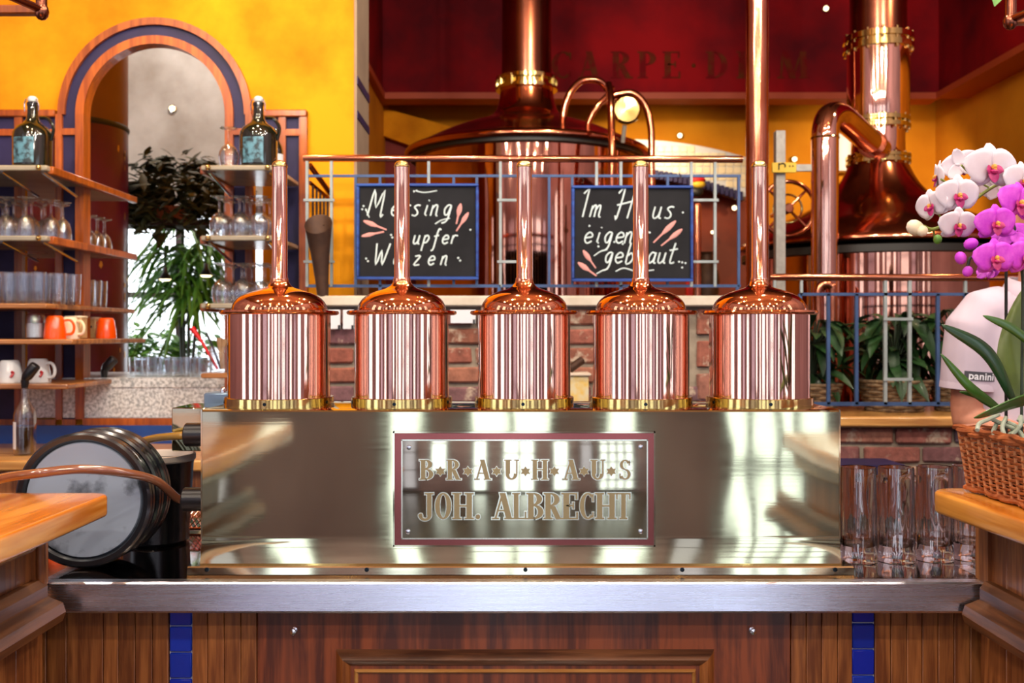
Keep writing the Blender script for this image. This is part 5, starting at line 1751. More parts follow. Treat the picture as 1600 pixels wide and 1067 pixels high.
# ============================================================ BACK ROOM BEHIND THE ARCH
pil = thing('red_pillar', 'round dark red pillar with gold flecks seen through the arch', 'pillar', (X(112, 5.35), 5.35, 0))
pc = (X(112, 5.35), 5.35, 0)
zr = Z(204, 5.35)
MB().lathe([(.285, 0), (.285, zr)], 56, pc).build('shaft', M['column_red'], pil)
MB().lathe([(.287, zr), (.292, zr + .01), (.292, zr + .02), (.286, zr + .03)], 56, pc).build('ring', M['gasket'], pil)
MB().lathe([(.284, zr + .03), (.284, ZT)], 56, pc).build('upper_shaft', M['brown_wall'], pil, label='brown upper part')
m = MB()
rg = random.Random(5)
for px, py in ((163, 222), (177, 232), (181, 228), (187, 250), (148, 412), (168, 442), (167, 465), (178, 460), (164, 548), (180, 556), (55, 300), (72, 400), (60, 420), (150, 300), (160, 580), (143, 365), (185, 330), (174, 300)):
    a = math.asin(max(-1, min(1, (X(px, 5.1) - pc[0]) / .286)))
    c = Vector((pc[0] + .2865 * sin(a), pc[1] - .2865 * cos(a), Z(py, 5.1)))
    tg = Vector((cos(a), sin(a), 0))
    w_, h_ = rg.uniform(.006, .012), rg.uniform(.012, .024)
    pts_ = [(-w_, -h_ * .2), (0, -h_), (w_ * .8, -h_ * .1), (w_ * .5, h_ * .8), (-w_ * .4, h_)]
    m.add([c + tg * u + Vector((0, 0, v)) for u, v in pts_], [(0, 1, 2, 3, 4)])
m.build('gold_fleck', M['gold_leaf'], pil, smooth=False, kind='stuff')
# sill and plants by the back room window
sill = MB().rbox(XL, -1.18, 6.9, 7.29, 1.02, 1.06, .008).build('trim_12', M['ledge_wood'], kind=S)


def leafy(mb, c, n, spread, lmin, lmax, w, rnd, down=.5, up=.6, seg=5):
    for _ in range(n):
        a = rnd.uniform(0, 2 * pi)
        p = Vector(c) + Vector((rnd.gauss(0, spread[0]), rnd.gauss(0, spread[1]), rnd.gauss(0, spread[2])))
        d = Vector((cos(a), sin(a) * .6, rnd.uniform(-down, up))).normalized()
        l = rnd.uniform(lmin, lmax)
        g_ = Vector((0, 0, -l * rnd.uniform(.2, .6)))
        pts_ = [p + d * l * t + g_ * t * t for t in (0, .3, .6, .85, 1)]
        ww = [w * .15, w * .9, w, w * .55, w * .03]
        sd = d.cross(Vector((rnd.uniform(-.3, .3), rnd.uniform(-.5, .2), 1)))
        mb.blade(pts_, ww, sd, .25)


rl = random.Random(11)
hp_ = thing('leafy_plant', 'dark trailing leafy plant on the high ledge below the silver wall inside the arch', 'plant', (X(275, 5.9), 5.9, Z(345, 5.9)))
m = MB()
for px, py, n_, s_ in ((225, 305, 150, .10), (255, 280, 130, .10), (300, 290, 160, .12), (335, 290, 130, .1), (248, 252, 60, .045), (312, 262, 60, .05), (275, 322, 150, .12), (322, 325, 130, .1), (212, 322, 110, .06), (232, 330, 110, .09), (345, 320, 90, .08), (205, 300, 60, .04)):
    leafy(m, at(px, py, 5.9 + rl.uniform(-.15, .15)), n_, (s_, s_, s_ * .62), .06, .12, .022, rl)
m.build('foliage', M['leaf_olive'], hp_, kind='stuff')
MB().lathe([(.10, Z(346, 5.9)), (.15, Z(326, 5.9)), (.14, Z(326, 5.9)), (1e-6, Z(334, 5.9))], 24, (X(275, 5.9), 5.9, 0)).build('pot', M['terracotta'], hp_)
MB().rbox(X(150, 5.9), X(420, 5.9), 5.8, 6.05, Z(354, 5.9), Z(346, 5.9), .006).build('trim_13', M['rust'], kind=S)
dr = thing('dracaena', 'tall green dracaena with long drooping leaves before the bright window', 'plant', (X(288, 6.4), 6.4, 0))
m = MB()
for px, py, n_ in ((285, 352, 34), (300, 400, 44), (275, 420, 30), (318, 430, 30), (292, 465, 44), (262, 395, 26), (330, 385, 30), (300, 440, 40), (262, 450, 24), (322, 470, 24)):
    c = at(px, py, 6.4 + rl.uniform(-.12, .12))
    for _ in range(n_):
        a = rl.uniform(0, 2 * pi)
        d = Vector((cos(a), sin(a) * .7, rl.uniform(-.1, .9))).normalized()
        l = rl.uniform(.26, .48)
        g_ = Vector((0, 0, -l * rl.uniform(.5, 1.25)))
        pts_ = [c + d * l * t + g_ * t * t for t in (0, .25, .5, .75, 1)]
        m.blade(pts_, [.006, .015, .016, .011, .001], d.cross(Vector((0, 0, 1))), .3)
m.build('leaves', M['leaf_mid'], dr, kind='stuff')
m = MB()
for px, tp in ((285, 350), (299, 398), (276, 420), (316, 428)):
    m.tube(spline([Vector((X(290, 6.4) + R.uniform(-.03, .03), 6.4, .3)), at((290 + px) / 2, 540, 6.4), at(px, tp, 6.4)], 5), .011, 8)
m.build('trunk', M['stem_dark'], dr)
MB().lathe([(.12, 0), (.17, .3), (.18, .32), (.165, .32), (1e-6, .29)], 28, (X(288, 6.4), 6.4, 0)).build('pot', M['terracotta'], dr)
for k, (px, mt, sp_, n_, l) in enumerate(((206, 'leaf_mid', .085, 150, 'bushy green plant on the window sill beside the red pillar'), (232, 'leaf_mid', .075, 110, 'small green plant in a terracotta pot on the window sill, second from the pillar'),
                                         (272, 'leaf_mid', .06, 90, 'small green plant in a terracotta pot on the sill under the drooping leaves'), (311, 'leaf_mid', .07, 90, 'small plant in an orange pot on the sill near the utensil jar'))):
    t = thing('potted_plant', l, 'plant', (X(px, 7.0), 7.0, 1.06))
    L = tuple(t.location)
    MB().lathe([(.05, .0), (.065, .10), (.07, .105), (.07, .125), (.06, .125), (1e-6, .105)], 24, L).build('pot', M['terracotta'], t)
    m = MB(); leafy(m, (L[0], L[1], L[2] + .2), n_, (sp_ * 1.2, sp_, sp_), .06, .13, .02, rl, .2, .9)
    for _ in range(5): m.tube([(L[0], L[1], L[2] + .11), (L[0] + rl.gauss(0, .04), L[1], L[2] + .24)], .003, 5)
    m.build('foliage', M[mt], t, kind='stuff')
for k, (px, py, l) in enumerate(((258, 437, 'small pendant lamp with white light left of the drooping leaves'), (322, 431, 'small pendant lamp with white light near the wine glass shelf'))):
    Yp = 5.9
    t = thing('pendant_lamp', l, 'lamp', (X(px, Yp), Yp, Z(py, Yp)))
    L = Vector(t.location)
    MB().rod(L + Vector((0, 0, .06)), Vector((L.x, L.y, Z(354, 5.9))), .003, 6).build('cord', M['black_plastic'], t)
    MB().lathe([(.012, .075), (.014, .045), (.032, .015), (.042, .002), (.040, .002), (.03, .012), (.010, .04)], 20, tuple(L)).build('shade', M['black_plastic'], t)
    MB().lathe([(1e-6, -.008), (.022, -.006), (.036, .004), (1e-6, .012)], 18, tuple(L)).build('bulb', M['lens_small'], t)
# small lit spot lamp on the silver wall
downlight(tuple(at(270, 170, 7.29)), .022, 'small lit spot lamp on the silver plaster wall inside the arch', None, 'y', 'lens_small')

# ============================================================ PLANTS IN BASKETS BEHIND THE RIGHT RAILING
def straw_basket(t, c, r0, r1, h, seed):
    m = MB()
    nr = 9
    for k in range(nr):
        f_ = (k + .5) / nr
        r_ = r0 + (r1 - r0) * f_
        pts_ = [(c[0] + (r_ + .004 * sin(8 * a + k * pi)) * cos(a), c[1] + (r_ + .004 * sin(8 * a + k * pi)) * sin(a), c[2] + h * f_) for a in [2 * pi * i / 40 for i in range(40)]]
        b_ = MB().tube(pts_, h / nr * .56, 6, closed=True).build('coil', M['basket_straw'], t)
    MB().lathe([(r0 * .97, .002), (r1 * .97, h), (r1 * .88, h), (r1 * .85, h * .9), (1e-6, h * .88)], 32, c).build('inner_pot', M['soil'], t)


leaf_me = []
for k in range(3):
    ww = [.006, .030, .042, .040, .026, .002]
    l = .24
    pts_ = [(0, -l * t, .10 * t - (.16 + .05 * k) * t * t) for t in (0, .2, .4, .62, .84, 1)]
    o = MB().blade(pts_, ww, (1, 0, 0), .22)
    o = o.build('leaf', M['leaf_dark'], loc=(0, 0, 0))
    leaf_me.append(o.data)
    bpy.data.objects.remove(o)
st_me = None


def lily(px, Y, r1, h, label, n, seed, tall):
    c = (X(px, Y), Y, LT)
    t = thing('leafy_plant', label, 'plant', c)
    straw_basket(t, c, r1 * .74, r1, h, seed)
    rd = random.Random(seed)
    m = MB()
    for k in range(n):
        az = 2 * pi * k / n * 2.4 + rd.uniform(-.3, .3)
        rise = rd.uniform(.02, tall)
        rr_ = rd.uniform(.01, .10)
        p = Vector((rr_ * sin(az), -rr_ * cos(az), h + rise))
        m.tube(spline([(c[0], c[1], c[2] + h * .9), (c[0] + p.x * .4, c[1] + p.y * .4, c[2] + h + rise * .6), Vector(c) + p], 3), .0035, 5)
        o = bpy.data.objects.new('leaf', leaf_me[k % 3]); COL.objects.link(o); o.parent = t
        o.location = p
        s_ = rd.uniform(.42, .78)
        o.scale = (s_, s_, s_)
        o.rotation_euler = Euler((rd.uniform(-.5, .9), rd.uniform(-.35, .35), az))
    m.build('stem', M['stem_dark'], t)


lily(1268, 4.24, .125, .12, 'dark green leafy plant in a small straw basket next to the rightmost copper kettle', 70, 21, .27)
lily(1397, 4.24, .148, .135, 'dark green leafy plant in a wide straw basket behind the grey ladder bars', 95, 22, .27)
lily(1496, 4.24, .11, .12, 'dark green leafy plant in a straw basket partly hidden by the person', 56, 23, .32)

# ============================================================ WICKER BASKET AND ORCHIDS ON THE RIGHT BAR
P0 = Vector((.758, 1.655, BZ + .0006)); dv = Vector((.022, -.9998, 0)); ev = Vector((.9998, .022, 0))
BL, BW, BH = .30, .20, .10
wk = thing('wicker_basket', 'rectangular brown wicker basket with orchids on the right bar top', 'basket', tuple(P0 + dv * BL / 2 + ev * BW / 2))


def bp(u, v, z, out=0.0):
    """point of the basket wall: u along the rim perimeter 0..1"""
    fl_ = .012 * z / BH
    Lu, Wu = BL + 2 * fl_, BW + 2 * fl_
    per = 2 * (Lu + Wu)
    s_ = (u % 1.0) * per
    o = P0 - dv * fl_ - ev * fl_
    if s_ < Lu: p, nn = o + dv * s_, -ev
    elif s_ < Lu + Wu: p, nn = o + dv * Lu + ev * (s_ - Lu), dv
    elif s_ < 2 * Lu + Wu: p, nn = o + dv * (Lu - (s_ - Lu - Wu)) + ev * Wu, ev
    else: p, nn = o + ev * (Wu - (s_ - 2 * Lu - Wu)), -dv
    return p + nn * (v + out) + Vector((0, 0, z))


NS = 50
for k in range(17):
    z = .006 + k * .0054
    pts_ = [bp((i + .5) / (NS * 2), .0016 * (1 if (i // 2 + k) % 2 else -1), z + R.uniform(-.0006, .0006)) for i in range(NS * 2)]
    MB().tube(pts_, .0023, 5, closed=True).build('strand', M['wicker'], wk)
for i in range(NS):
    a, b = bp((i + .25) / NS, .0006, .002), bp((i + .25) / NS, .0006, BH - .002)
    MB().rod(a, b, .0026, 6).build('stake', M['wicker_light'], wk)
for z, r_, ph in ((.003, .0042, 0), (.003, .0042, 1), (BH - .002, .0048, 0), (BH + .002, .0048, 1), (BH - .006, .0042, 2)):
    pts_ = [bp(i / 60, .004 * sin(i * pi / 3 + ph * 2.1), z + .004 * abs(cos(i * pi / 3 + ph * 2.1))) for i in range(60)]
    MB().tube(pts_, r_, 6, closed=True).build('rim', M['wicker'], wk)
a, b, c, d = [P0 + dv * (.004 + q[0] * (BL - .008)) + ev * (.004 + q[1] * (BW - .008)) for q in ((0, 0), (1, 0), (1, 1), (0, 1))]
m = MB().add([v + Vector((0, 0, z)) for z in (.003, BH - .02) for v in (a, b, c, d)], [(0, 3, 2, 1), (4, 5, 6, 7), (0, 1, 5, 4), (1, 2, 6, 5), (2, 3, 7, 6), (3, 0, 4, 7)])
m.build('soil', M['soil'], wk)

OY = 1.49


def ao(px, py, Y): return at(px, py, Y + .085)



def petal(mb, ang, L, Wd_, cup=.25, back=.0, base=.0, pw=.75, y0=0.0):
    """petal in the XZ plane (flower faces -Y)"""
    nu, nv = 7, 6
    a = radians(ang)
    du, dw = Vector((cos(a), 0, sin(a))), Vector((-sin(a), 0, cos(a)))
    vs = []
    for i in range(nu + 1):
        u = i / nu
        w = Wd_ * (max(sin(pi * min(1, (u * .93 + .035)) ** pw), 0) ** .62)
        for j in range(nv + 1):
            v = -1 + 2 * j / nv
            y = -cup * L * (u * (1 - u) * .9 - .12 * v * v) + back * L * u * u + y0
            vs.append(du * (base + L * u) + dw * (w * v) + Vector((0, y, 0)))
    fs = [(i * (nv + 1) + j, i * (nv + 1) + j + 1, (i + 1) * (nv + 1) + j + 1, (i + 1) * (nv + 1) + j) for i in range(nu) for j in range(nv)]
    mb.add(vs, fs)


def flower_meshes(pm, seed):
    r_ = random.Random(seed)
    p = MB()
    petal(p, 90 + r_.uniform(-5, 5), .043, .0165, .2, .12, y0=.002)
    petal(p, 217 + r_.uniform(-5, 5), .042, .0165, .2, .15, y0=.002)
    petal(p, 323 + r_.uniform(-5, 5), .042, .0165, .2, .15, y0=.002)
    petal(p, 14 + r_.uniform(-6, 6), .047, .031, .25, .1, .002, .62, -.001)
    petal(p, 166 + r_.uniform(-6, 6), .047, .031, .25, .1, .002, .62, -.001)
    f = p.build('flower', pm, loc=(0, 0, 0), solid=.0008)
    l = MB()
    petal(l, 200, .014, .008, .8, -.6, .002, y0=-.004); petal(l, 340, .014, .008, .8, -.6, .002, y0=-.004)
    petal(l, 270, .023, .010, .6, -.35, .002, y0=-.005)
    l.ball((0, -.009, -.006), .0055, 8, (1.2, 1.3, .8))
    lo = l.build('lip', M['lip_magenta'], loc=(0, 0, 0))
    c = MB().ball((0, -.008, .002), .0052, 8, (.8, 1.2, 1)).ball((0, -.012, -.003), .003, 6)
    co = c.build('column', M['lip_yellow'], loc=(0, 0, 0))
    ms = (f.data, lo.data, co.data)
    for q in (f, lo, co): bpy.data.objects.remove(q)
    return ms


def put_flower(t, ms, px, py, width, yaw, pitch=0, roll=0, Y=OY):
    s_ = width / F * Y / .095
    f = bpy.data.objects.new('flower', ms[0]); COL.objects.link(f); f.parent = t
    md = f.modifiers.new('thickness', 'SOLIDIFY'); md.thickness = .0008
    f.location = ao(px, py, Y) - wloc(t)
    f.rotation_euler = Euler((radians(pitch), radians(roll), radians(yaw)), 'XYZ')
    f.scale = (s_, s_, s_)
    for n_, me in (('lip', ms[1]), ('column', ms[2])):
        o = bpy.data.objects.new(n_, me); COL.objects.link(o); o.parent = f
    return f


def bud(t, px, py, r_, mt, Y=OY, sc=(1, 1, 1.2), rot=0):
    m = MB()
    L = ao(px, py, Y)
    rr_ = r_ / F * Y
    m.ball((0, 0, 0), rr_, 12, sc)
    q = Matrix.Rotation(radians(rot), 3, 'Y')
    m.v = [q @ v + L for v in m.v]
    m.build('bud', mt, t)


wo = thing('orchid', 'white orchid with magenta lips and drooping flower spray in the wicker basket', 'orchid', (X(1606, OY), OY, BZ + .09))
fm = [flower_meshes(M['petal_white'], k) for k in range(2)]
for k, (px, py, w_, yaw, pit, roll, Y) in enumerate(((1549, 263, 92, 8, 4, 0, 1.47), (1497, 306, 76, 5, 8, -4, 1.46), (1497, 352, 66, 4, 18, 0, 1.45), (1455, 322, 62, -62, 10, -12, 1.48),
                                                  (1466, 277, 60, -100, 5, 10, 1.52), (1502, 258, 62, 150, 0, 15, 1.54), (1596, 285, 76, 22, 4, 8, 1.47), (1560, 290, 60, 165, -8, 20, 1.53))):
    put_flower(wo, fm[k % 2], px, py, w_, yaw, pit, roll, Y)
bud(wo, 1430, 356, 13.5, M['petal_cream'], OY, (1.15, .9, .95), 35)
bud(wo, 1441, 361, 9.5, M['petal_cream'], OY - .008, (1, .9, 1), 0)
bud(wo, 1465, 374, 7.0, M['leaf_mid'], OY, (1, 1, 1.15), 0)
sp_w = spline([ao(1608, 690, 1.5), ao(1622, 560, 1.5), ao(1634, 420, 1.5), ao(1628, 320, 1.5), ao(1600, 285, 1.5), ao(1560, 288, 1.5), ao(1515, 318, 1.49), ao(1480, 347, 1.49), ao(1458, 358, 1.49), ao(1442, 353, 1.49)], 6)
MB().tube(sp_w, .0026, 8).build('stem', M['stem_green'], wo)
m = MB()
for a, b in (((1548, 264), (1560, 288)), ((1497, 308), (1515, 318)), ((1497, 352), (1482, 347)), ((1457, 320), (1478, 345)), ((1462, 373), (1458, 358)), ((1444, 358), (1458, 358)), ((1470, 280), (1530, 305)), ((1502, 258), (1545, 293))):
    m.tube(spline([ao(a[0], a[1], 1.485), ao((a[0] + b[0]) / 2, (a[1] + b[1]) / 2 + 4, 1.5), ao(b[0], b[1], 1.495)], 3), .0016, 6)
m.build('flower_stalk', M['stem_green'], wo)


def oleaf(t, base_, mid, tip, w, mt, side, Y=(1.5, 1.47, 1.45), fold=.22, lab=None):
    pts_ = spline([ao(base_[0], base_[1], Y[0]), ao(mid[0], mid[1], Y[1]), ao(tip[0], tip[1], Y[2])], 8)
    n_ = len(pts_)
    ww = [w / F * 1.47 * (.42 + .58 * sin(pi * min(1, i / (n_ - 1) * 1.02) ** .8) if i < n_ * .55 else max(.02, sin(pi * min(1, i / (n_ - 1) * 1.0) ** .8) ** .55)) for i in range(n_)]
    ww[-1] = .0004
    MB().blade(pts_, ww, side, fold).build('leaf', M[mt], t, solid=.0016, label=lab)


oleaf(wo, (1586, 628), (1545, 552), (1471, 507), 13, 'leaf_orchid_dark', (.55, .25, .8), (1.50, 1.46, 1.43))
oleaf(wo, (1566, 642), (1518, 606), (1470, 553), 9, 'leaf_orchid', (.6, .3, .75), (1.50, 1.45, 1.42))
oleaf(wo, (1592, 630), (1588, 545), (1612, 440), 34, 'leaf_back', (1, .25, 0), (1.51, 1.53, 1.55), .12)
oleaf(wo, (1630, 618), (1585, 628), (1522, 653), 15, 'leaf_orchid', (0.1, -.7, .75), (1.48, 1.42, 1.39), -.12)
oleaf(wo, (1556, 640), (1530, 620), (1499, 612), 5, 'leaf_orchid', (.3, .3, .9), (1.50, 1.48, 1.46))
oleaf(wo, (1640, 560), (1585, 515), (1536, 493), 8, 'leaf_orchid', (.4, .2, .9), (1.47, 1.44, 1.42))
oleaf(wo, (1640, 600), (1690, 520), (1740, 500), 20, 'leaf_orchid', (.5, .3, -.8), (1.48, 1.44, 1.42))
rr2 = random.Random(4)
for k, L in enumerate(([(1560, 648), (1545, 655), (1530, 662), (1527, 672)], [(1550, 655), (1570, 664), (1592, 674), (1602, 690)], [(1595, 650), (1594, 665), (1582, 674), (1574, 684)],
                       [(1572, 652), (1566, 668), (1572, 686)], [(1558, 660), (1552, 676), (1560, 686)], [(1590, 655), (1606, 662), (1612, 680)], [(1575, 660), (1590, 668), (1580, 680)])):
    Yr = 1.46 + .01 * (k % 3)
    MB().tube(spline([ao(a, b, Yr - .012 * i) for i, (a, b) in enumerate(L)], 5), .0034, 8).build('root', M['root'], wo, label='pale aerial root' if k == 0 else None)
mo = thing('orchid', 'magenta orchid with dark support stick in the wicker basket', 'orchid', (X(1585, 1.46), 1.46, BZ + .09))
fmm = [flower_meshes(M['petal_magenta'], 5 + k) for k in range(2)]
for k, (px, py, w_, yaw, pit, roll, Y) in enumerate(((1556, 350, 72, 6, 6, 0, 1.43), (1592, 318, 80, 14, 0, 8, 1.45), (1555, 404, 74, 4, 4, 0, 1.42), (1602, 402, 74, 16, 4, -6, 1.43), (1580, 368, 60, 150, 20, 10, 1.46), (1545, 425, 44, 120, 30, 0, 1.45))):
    put_flower(mo, fmm[k % 2], px, py, w_, yaw, pit, roll, Y)
bud(mo, 1517, 381, 11.5, M['petal_magenta'], 1.44, (1.05, .9, .85), -20)
bud(mo, 1501, 403, 9.5, M['petal_magenta'], 1.44, (1, .9, 1.15), -15)
bud(mo, 1512, 424, 8.5, M['petal_magenta'], 1.44, (1, .9, 1.1), 20)
MB().tube(spline([ao(1596, 690, 1.48), ao(1597, 560, 1.48), ao(1598, 440, 1.47), ao(1594, 415, 1.46), ao(1572, 420, 1.45), ao(1540, 410, 1.44), ao(1518, 402, 1.44), ao(1512, 415, 1.44)], 6), .0024, 8).build('stem', M['stem_dark'], mo)
MB().tube(spline([ao(1598, 440, 1.47), ao(1592, 380, 1.46), ao(1580, 345, 1.46), ao(1562, 335, 1.45)], 5), .0022, 8).build('stem', M['stem_dark'], mo)
MB().tube([ao(1572, 690, 1.54), ao(1572, 560, 1.54), ao(1572, 418, 1.54)], .0026, 8).build('support_stick', M['black_paint'], mo)

# ============================================================ OVERHEAD RACKS AND A VINE TIP
for nm_, pxs, l in ((1, (0, 65), 'corner of an overhead wooden rack above the left bar'), (-1, (1600, 1579), 'corner of an overhead wooden rack above the right bar')):
    Yr = 2.2
    cpx_ = pxs[1]
    zb = Z(18 if nm_ == 1 else 33, Yr)
    cx_ = X(cpx_, Yr)
    t = thing('overhead_rack', l, 'rack', (cx_, Yr, ZT))
    MB().lathe([(.012, 0), (.0115, ZT - zb)], 14, (cx_, Yr, zb)).build('hanging_rod', M['copper_dark'], t)
    MB().ball((cx_, Yr, zb), .016, 12, (1, 1, 1.25)).build('knob', M['copper_dark'], t)
    MB().rbox(min(cx_, cx_ - nm_ * .9), max(cx_, cx_ - nm_ * .9), Yr - .012, Yr + .012, zb - .008, zb + .012, .003).build('cross_bar', M['frame_wood'], t)
    MB().tube([(cx_, Yr - .0, zb + .004), (cx_ - nm_ * .25, Yr - .9, zb + .004)], .009, 10).build('side_bar', M['copper_dark'], t)
    MB().tube([(cx_ - nm_ * .2, Yr, zb + .01), (cx_ - nm_ * .12, Yr, zb + .12)], .01, 10).build('brace', M['copper_dark'], t)
vt = thing('vine', 'bright green vine leaf hanging at the top beside the right overhead rack', 'vine', at(1556, -20, 2.2))
MB().blade([at(1560, -22, 2.2), at(1559, -12, 2.2), at(1557, -3, 2.195), at(1554, 10, 2.19)], [.004, .013, .013, .001], (1, 0, .2), .15).build('leaf', M['leaf_mid'], vt)
MB().tube(spline([at(1560, -20, 2.2), at(1570, -60, 2.2), at(1578, -110, 2.2)], 4), .003, 6).build('stem', M['stem_green'], vt)

# ============================================================ PERSON BEHIND THE BAR
QY = 2.9
px0 = X(1624, QY)
per_loc = Vector((px0, QY, 0))


def pv(x, y, z): return per_loc + Vector((x, y, z * 1.028))


def ell(mb, cs, seg=20):
    """closed loft of ellipses: (centre, rx, ry) stacked along z"""
    vs, fs = [], []
    for (c, rx, ry) in cs:
        for k in range(seg):
            a = 2 * pi * k / seg
            vs.append((c[0] + rx * cos(a), c[1] + ry * sin(a), c[2]))
    for i in range(len(cs) - 1):
        for k in range(seg):
            l = (k + 1) % seg
            fs.append((i * seg + k, i * seg + l, (i + 1) * seg + l, (i + 1) * seg + k))
    fs.append(tuple(reversed(range(seg)))); fs.append(tuple(range((len(cs) - 1) * seg, len(cs) * seg)))
    mb.add(vs, fs)


def remesh(o, vox, it=6):
    md = o.modifiers.new('skin', 'REMESH'); md.mode = 'VOXEL'; md.voxel_size = vox; md.use_smooth_shade = True
    ms = o.modifiers.new('smooth', 'SMOOTH'); ms.factor = .5; ms.iterations = it
    return o


def hand(mb, wrist, d, palm_n, s):
    """palm, four fingers and a thumb; d = pointing direction, palm_n = palm normal, s = thumb side"""
    d = d.normalized(); n_ = palm_n.normalized(); w = d.cross(n_).normalized() * s
    pc_ = wrist + d * .045
    mb.tube([wrist - d * .01, wrist + d * .02, wrist + d * .06, wrist + d * .088], [.024, .032, .038, .034], 12, flat=(tuple(n_), .5))
    for k, (off, ln) in enumerate(((.028, .070), (.0095, .080), (-.0095, .074), (-.027, .058))):
        b_ = wrist + d * (.080 - .004 * abs(k - 1)) + w * off
        pts_ = [b_ - d * .02, b_, b_ + d * ln * .45 + n_ * .006, b_ + d * ln * .78 + n_ * .022, b_ + d * ln * .95 + n_ * .036]
        mb.tube(pts_, [.009, .0092, .0085, .0078, .0062], 8)
    b_ = wrist + d * .022 + w * .026
    mb.tube([b_, b_ + w * .022 + d * .018, b_ + w * .034 + d * .045 + n_ * .008, b_ + w * .034 + d * .066 + n_ * .016], [.014, .012, .0098, .0075], 8)


# joints (metres, relative to the floor point): person faces the camera, turned a little to the picture's right
SH_L, EL_L, WR_L = pv(-.185, 0, 1.385), pv(-.205, .01, 1.09), pv(-.05, -.20, 1.02)
SH_R, EL_R, WR_R = pv(.185, .0, 1.385), pv(.225, -.02, 1.09), pv(.12, -.22, 1.02)
m = MB()
ell(m, [(pv(0, 0, .93), .13, .09), (pv(0, 0, 1.05), .125, .085), (pv(0, 0, 1.25), .14, .095), (pv(0, .0, 1.38), .13, .085), (pv(0, .01, 1.44), .07, .06), (pv(0, .005, 1.48), .054, .056), (pv(0, -.005, 1.56), .052, .055)])
# head: egg with brow, nose and chin
ell(m, [(pv(0, -.035, 1.535), .03, .03), (pv(0, -.03, 1.555), .048, .058), (pv(0, -.022, 1.59), .062, .078), (pv(0, -.016, 1.63), .071, .092), (pv(0, -.012, 1.67), .075, .097), (pv(0, -.008, 1.71), .073, .094), (pv(0, -.004, 1.745), .058, .076), (pv(0, 0, 1.768), .03, .042)], 24)
m.tube([pv(0, -.103, 1.665), pv(0, -.118, 1.64), pv(0, -.124, 1.622), pv(0, -.112, 1.612)], [.008, .011, .014, .010], 8)
for s_ in (-1, 1):
    m.ball(tuple(pv(.076 * s_, .004, 1.645)), .03, 10, (.35, .7, 1.05))
    m.tube([pv(.012 * s_, -.105, 1.688), pv(.045 * s_, -.098, 1.692)], .008, 8)
for (a, b, c, s_) in ((SH_L, EL_L, WR_L, 1), (SH_R, EL_R, WR_R, -1)):
    m.tube([a + Vector((.06 * s_, 0, -.02)), a + Vector((.015 * s_, 0, -.02)), a * .6 + b * .4, b + (a - b) * .1, b, b + (c - b) * .12, b * .6 + c * .4, c], [.04, .048, .054, .050, .047, .046, .041, .029], 14)
    hand(m, c, (c - b), Vector((-.3 * s_, -.1, -1)), -s_)
for s_ in (-1, 1):
    m.tube([pv(.085 * s_, 0, .95), pv(.09 * s_, 0, .75), pv(.092 * s_, -.01, .5), pv(.094 * s_, .0, .3), pv(.095 * s_, .005, .07)], [.085, .078, .056, .05, .036], 14)
    m.tube([pv(.095 * s_, .03, .045), pv(.098 * s_, -.05, .04), pv(.10 * s_, -.15, .028)], [.036, .038, .026], 10)
person = m.build('person', M['skin'], loc=tuple(per_loc), label='person in a white polo shirt working behind the bar, mostly hidden by the orchids', cat='person')
remesh(person, .0065, 4)
# polo shirt
m = MB()
ell(m, [(pv(0, 0, .88), .19, .125), (pv(0, 0, 1.0), .185, .125), (pv(0, 0, 1.15), .19, .13), (pv(0, 0, 1.28), .2, .13), (pv(0, .0, 1.36), .195, .115), (pv(0, .005, 1.41), .165, .095), (pv(0, .01, 1.445), .105, .075), (pv(0, .01, 1.47), .072, .068)], 28)
for (a, b, s_) in ((SH_L, EL_L, 1), (SH_R, EL_R, -1)):
    k = (b - a)
    m.tube([a + Vector((.09 * s_, 0, .02)), a + Vector((.025 * s_, 0, .0)), a + k * .12, a + k * .40, a + k * .70, a + k * .715], [.07, .078, .082, .084, .083, .080], 20)
shirt = m.build('polo_shirt', M['shirt'], person, label='white polo shirt')
remesh(shirt, .009, 5)
# sleeve hem, label and collar
for (a, b, s_) in ((SH_L, EL_L, 1), (SH_R, EL_R, -1)):
    k = (b - a)
    MB().tube([a + k * .64, a + k * .66, a + k * .715, a + k * .72], [.0815, .0828, .0835, .081], 28).build('sleeve_hem', M['shirt'], shirt)
ax_ = (EL_L - SH_L)
lc = SH_L + ax_ * .575
# label on the sleeve wraps its front
m = MB()
vs = []
xd = ax_.normalized()
f_d = Vector((.05, -1, 0)); f_d = (f_d - xd * f_d.dot(xd)).normalized()
s_d = xd.cross(f_d) * -1
if s_d.x < 0: s_d = -s_d
hw, hh = .046, .0125
def on_sleeve(u, v, lift=.0):
    a = u / .084
    r_ = .0842 + lift
    return lc + f_d * r_ * cos(a) + s_d * r_ * sin(a) - xd * v
for i in range(9):
    for v in (-hh, hh): vs.append(on_sleeve(-.012 - hw + 2 * hw * i / 8, v, .0015))
lab_ = m.add(vs, [(2 * i, 2 * i + 2, 2 * i + 3, 2 * i + 1) for i in range(8)]).build('sleeve_label', M['sleeve_label'], shirt, label='dark grey sleeve label with white lettering')
cu = bpy.data.curves.new('lettering', 'FONT'); cu.body = 'panini'; cu.size = .03; cu.align_x = 'CENTER'; cu.align_y = 'CENTER'; cu.offset = .0006; cu.space_character = 1.05
tmp = bpy.data.objects.new('lettering', cu); COL.objects.link(tmp)
dg_ = bpy.context.evaluated_depsgraph_get()
me_ = bpy.data.meshes.new_from_object(tmp.evaluated_get(dg_))
bpy.data.objects.remove(tmp)
m = MB(); m.add([on_sleeve(v.co.x * .92 - .012, v.co.y - .001, .0026) for v in me_.vertices], [tuple(p.vertices) for p in me_.polygons])
o = m.build('lettering', M['paper'], shirt, smooth=False)
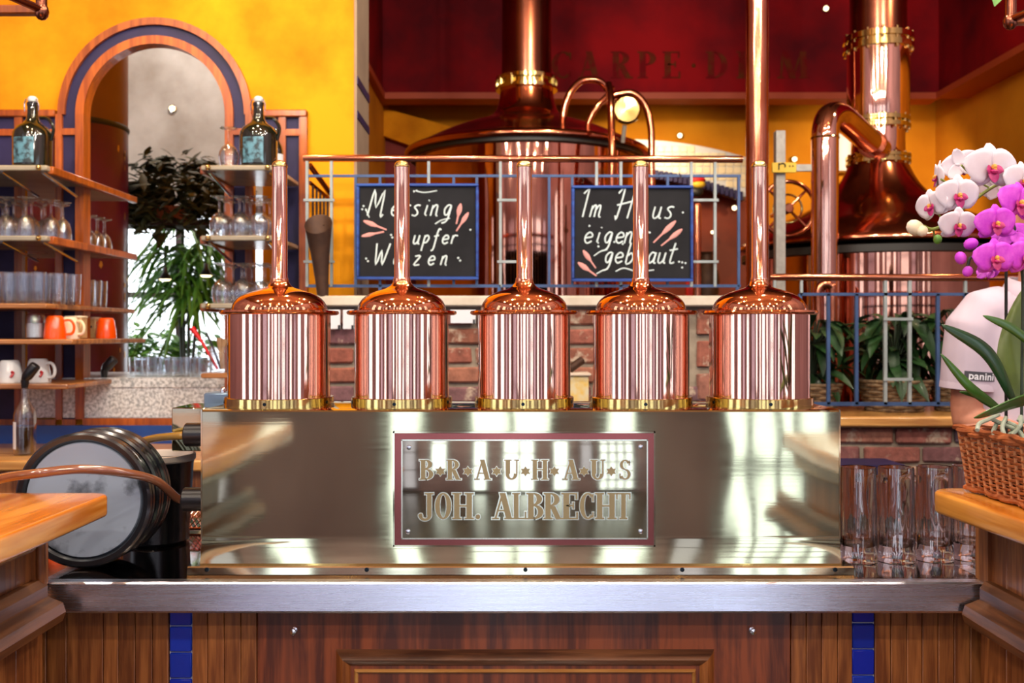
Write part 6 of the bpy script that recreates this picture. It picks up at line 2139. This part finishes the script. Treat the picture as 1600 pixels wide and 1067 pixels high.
# collar: two flaps round the neck
m = MB()
for s_ in (-1, 1):
    A_ = [pv(.0, .085, 1.495), pv(.055 * s_, .06, 1.495), pv(.076 * s_, .005, 1.485), pv(.05 * s_, -.062, 1.462), pv(.012 * s_, -.085, 1.43)]
    B_ = [pv(.0, .10, 1.455), pv(.075 * s_, .075, 1.452), pv(.105 * s_, .0, 1.44), pv(.085 * s_, -.085, 1.405), pv(.035 * s_, -.118, 1.375)]
    A_, B_ = spline(A_, 4), spline(B_, 4)
    nA = len(A_)
    m.add(A_ + B_, [(i, i + 1, nA + i + 1, nA + i) for i in range(nA - 1)])
m.build('collar', M['shirt'], shirt, solid=.004)
# trousers, shoes, hair, eyes, mouth
m = MB()
ell(m, [(pv(0, 0, .80), .17, .12), (pv(0, 0, .9), .175, .12), (pv(0, 0, .98), .165, .112)], 24)
for s_ in (-1, 1):
    m.tube([pv(.08 * s_, 0, .9), pv(.09 * s_, 0, .75), pv(.094 * s_, -.01, .5), pv(.096 * s_, 0, .25), pv(.097 * s_, .005, .06)], [.105, .098, .076, .068, .064], 18)
remesh(m.build('trousers', M['trousers'], person), .011, 5)
for s_ in (-1, 1):
    m = MB().tube([pv(.095 * s_, .065, .045), pv(.095 * s_, .03, .05), pv(.098 * s_, -.06, .042), pv(.10 * s_, -.16, .032), pv(.10 * s_, -.185, .03)], [.03, .045, .046, .036, .02], 16)
    for v in m.v: v.z = max(v.z, .001)
    m.build('shoe', M['black_plastic'], person)
m = MB()
ell(m, [(pv(0, .045, 1.60), .066, .065), (pv(0, .035, 1.65), .080, .085), (pv(0, .02, 1.70), .083, .098), (pv(0, .008, 1.74), .078, .098), (pv(0, .002, 1.77), .06, .078), (pv(0, .0, 1.79), .03, .04)], 24)
remesh(m.build('hair', M['hair'], person), .008, 4)
for s_ in (-1, 1):
    MB().ball(tuple(pv(.032 * s_, -.1, 1.666)), .011, 10).build('eye', M['eye'], person)
MB().tube([pv(-.024, -.098, 1.588), pv(0, -.106, 1.587), pv(.024, -.098, 1.588)], [.003, .006, .003], 8).build('mouth', M['mouth'], person)
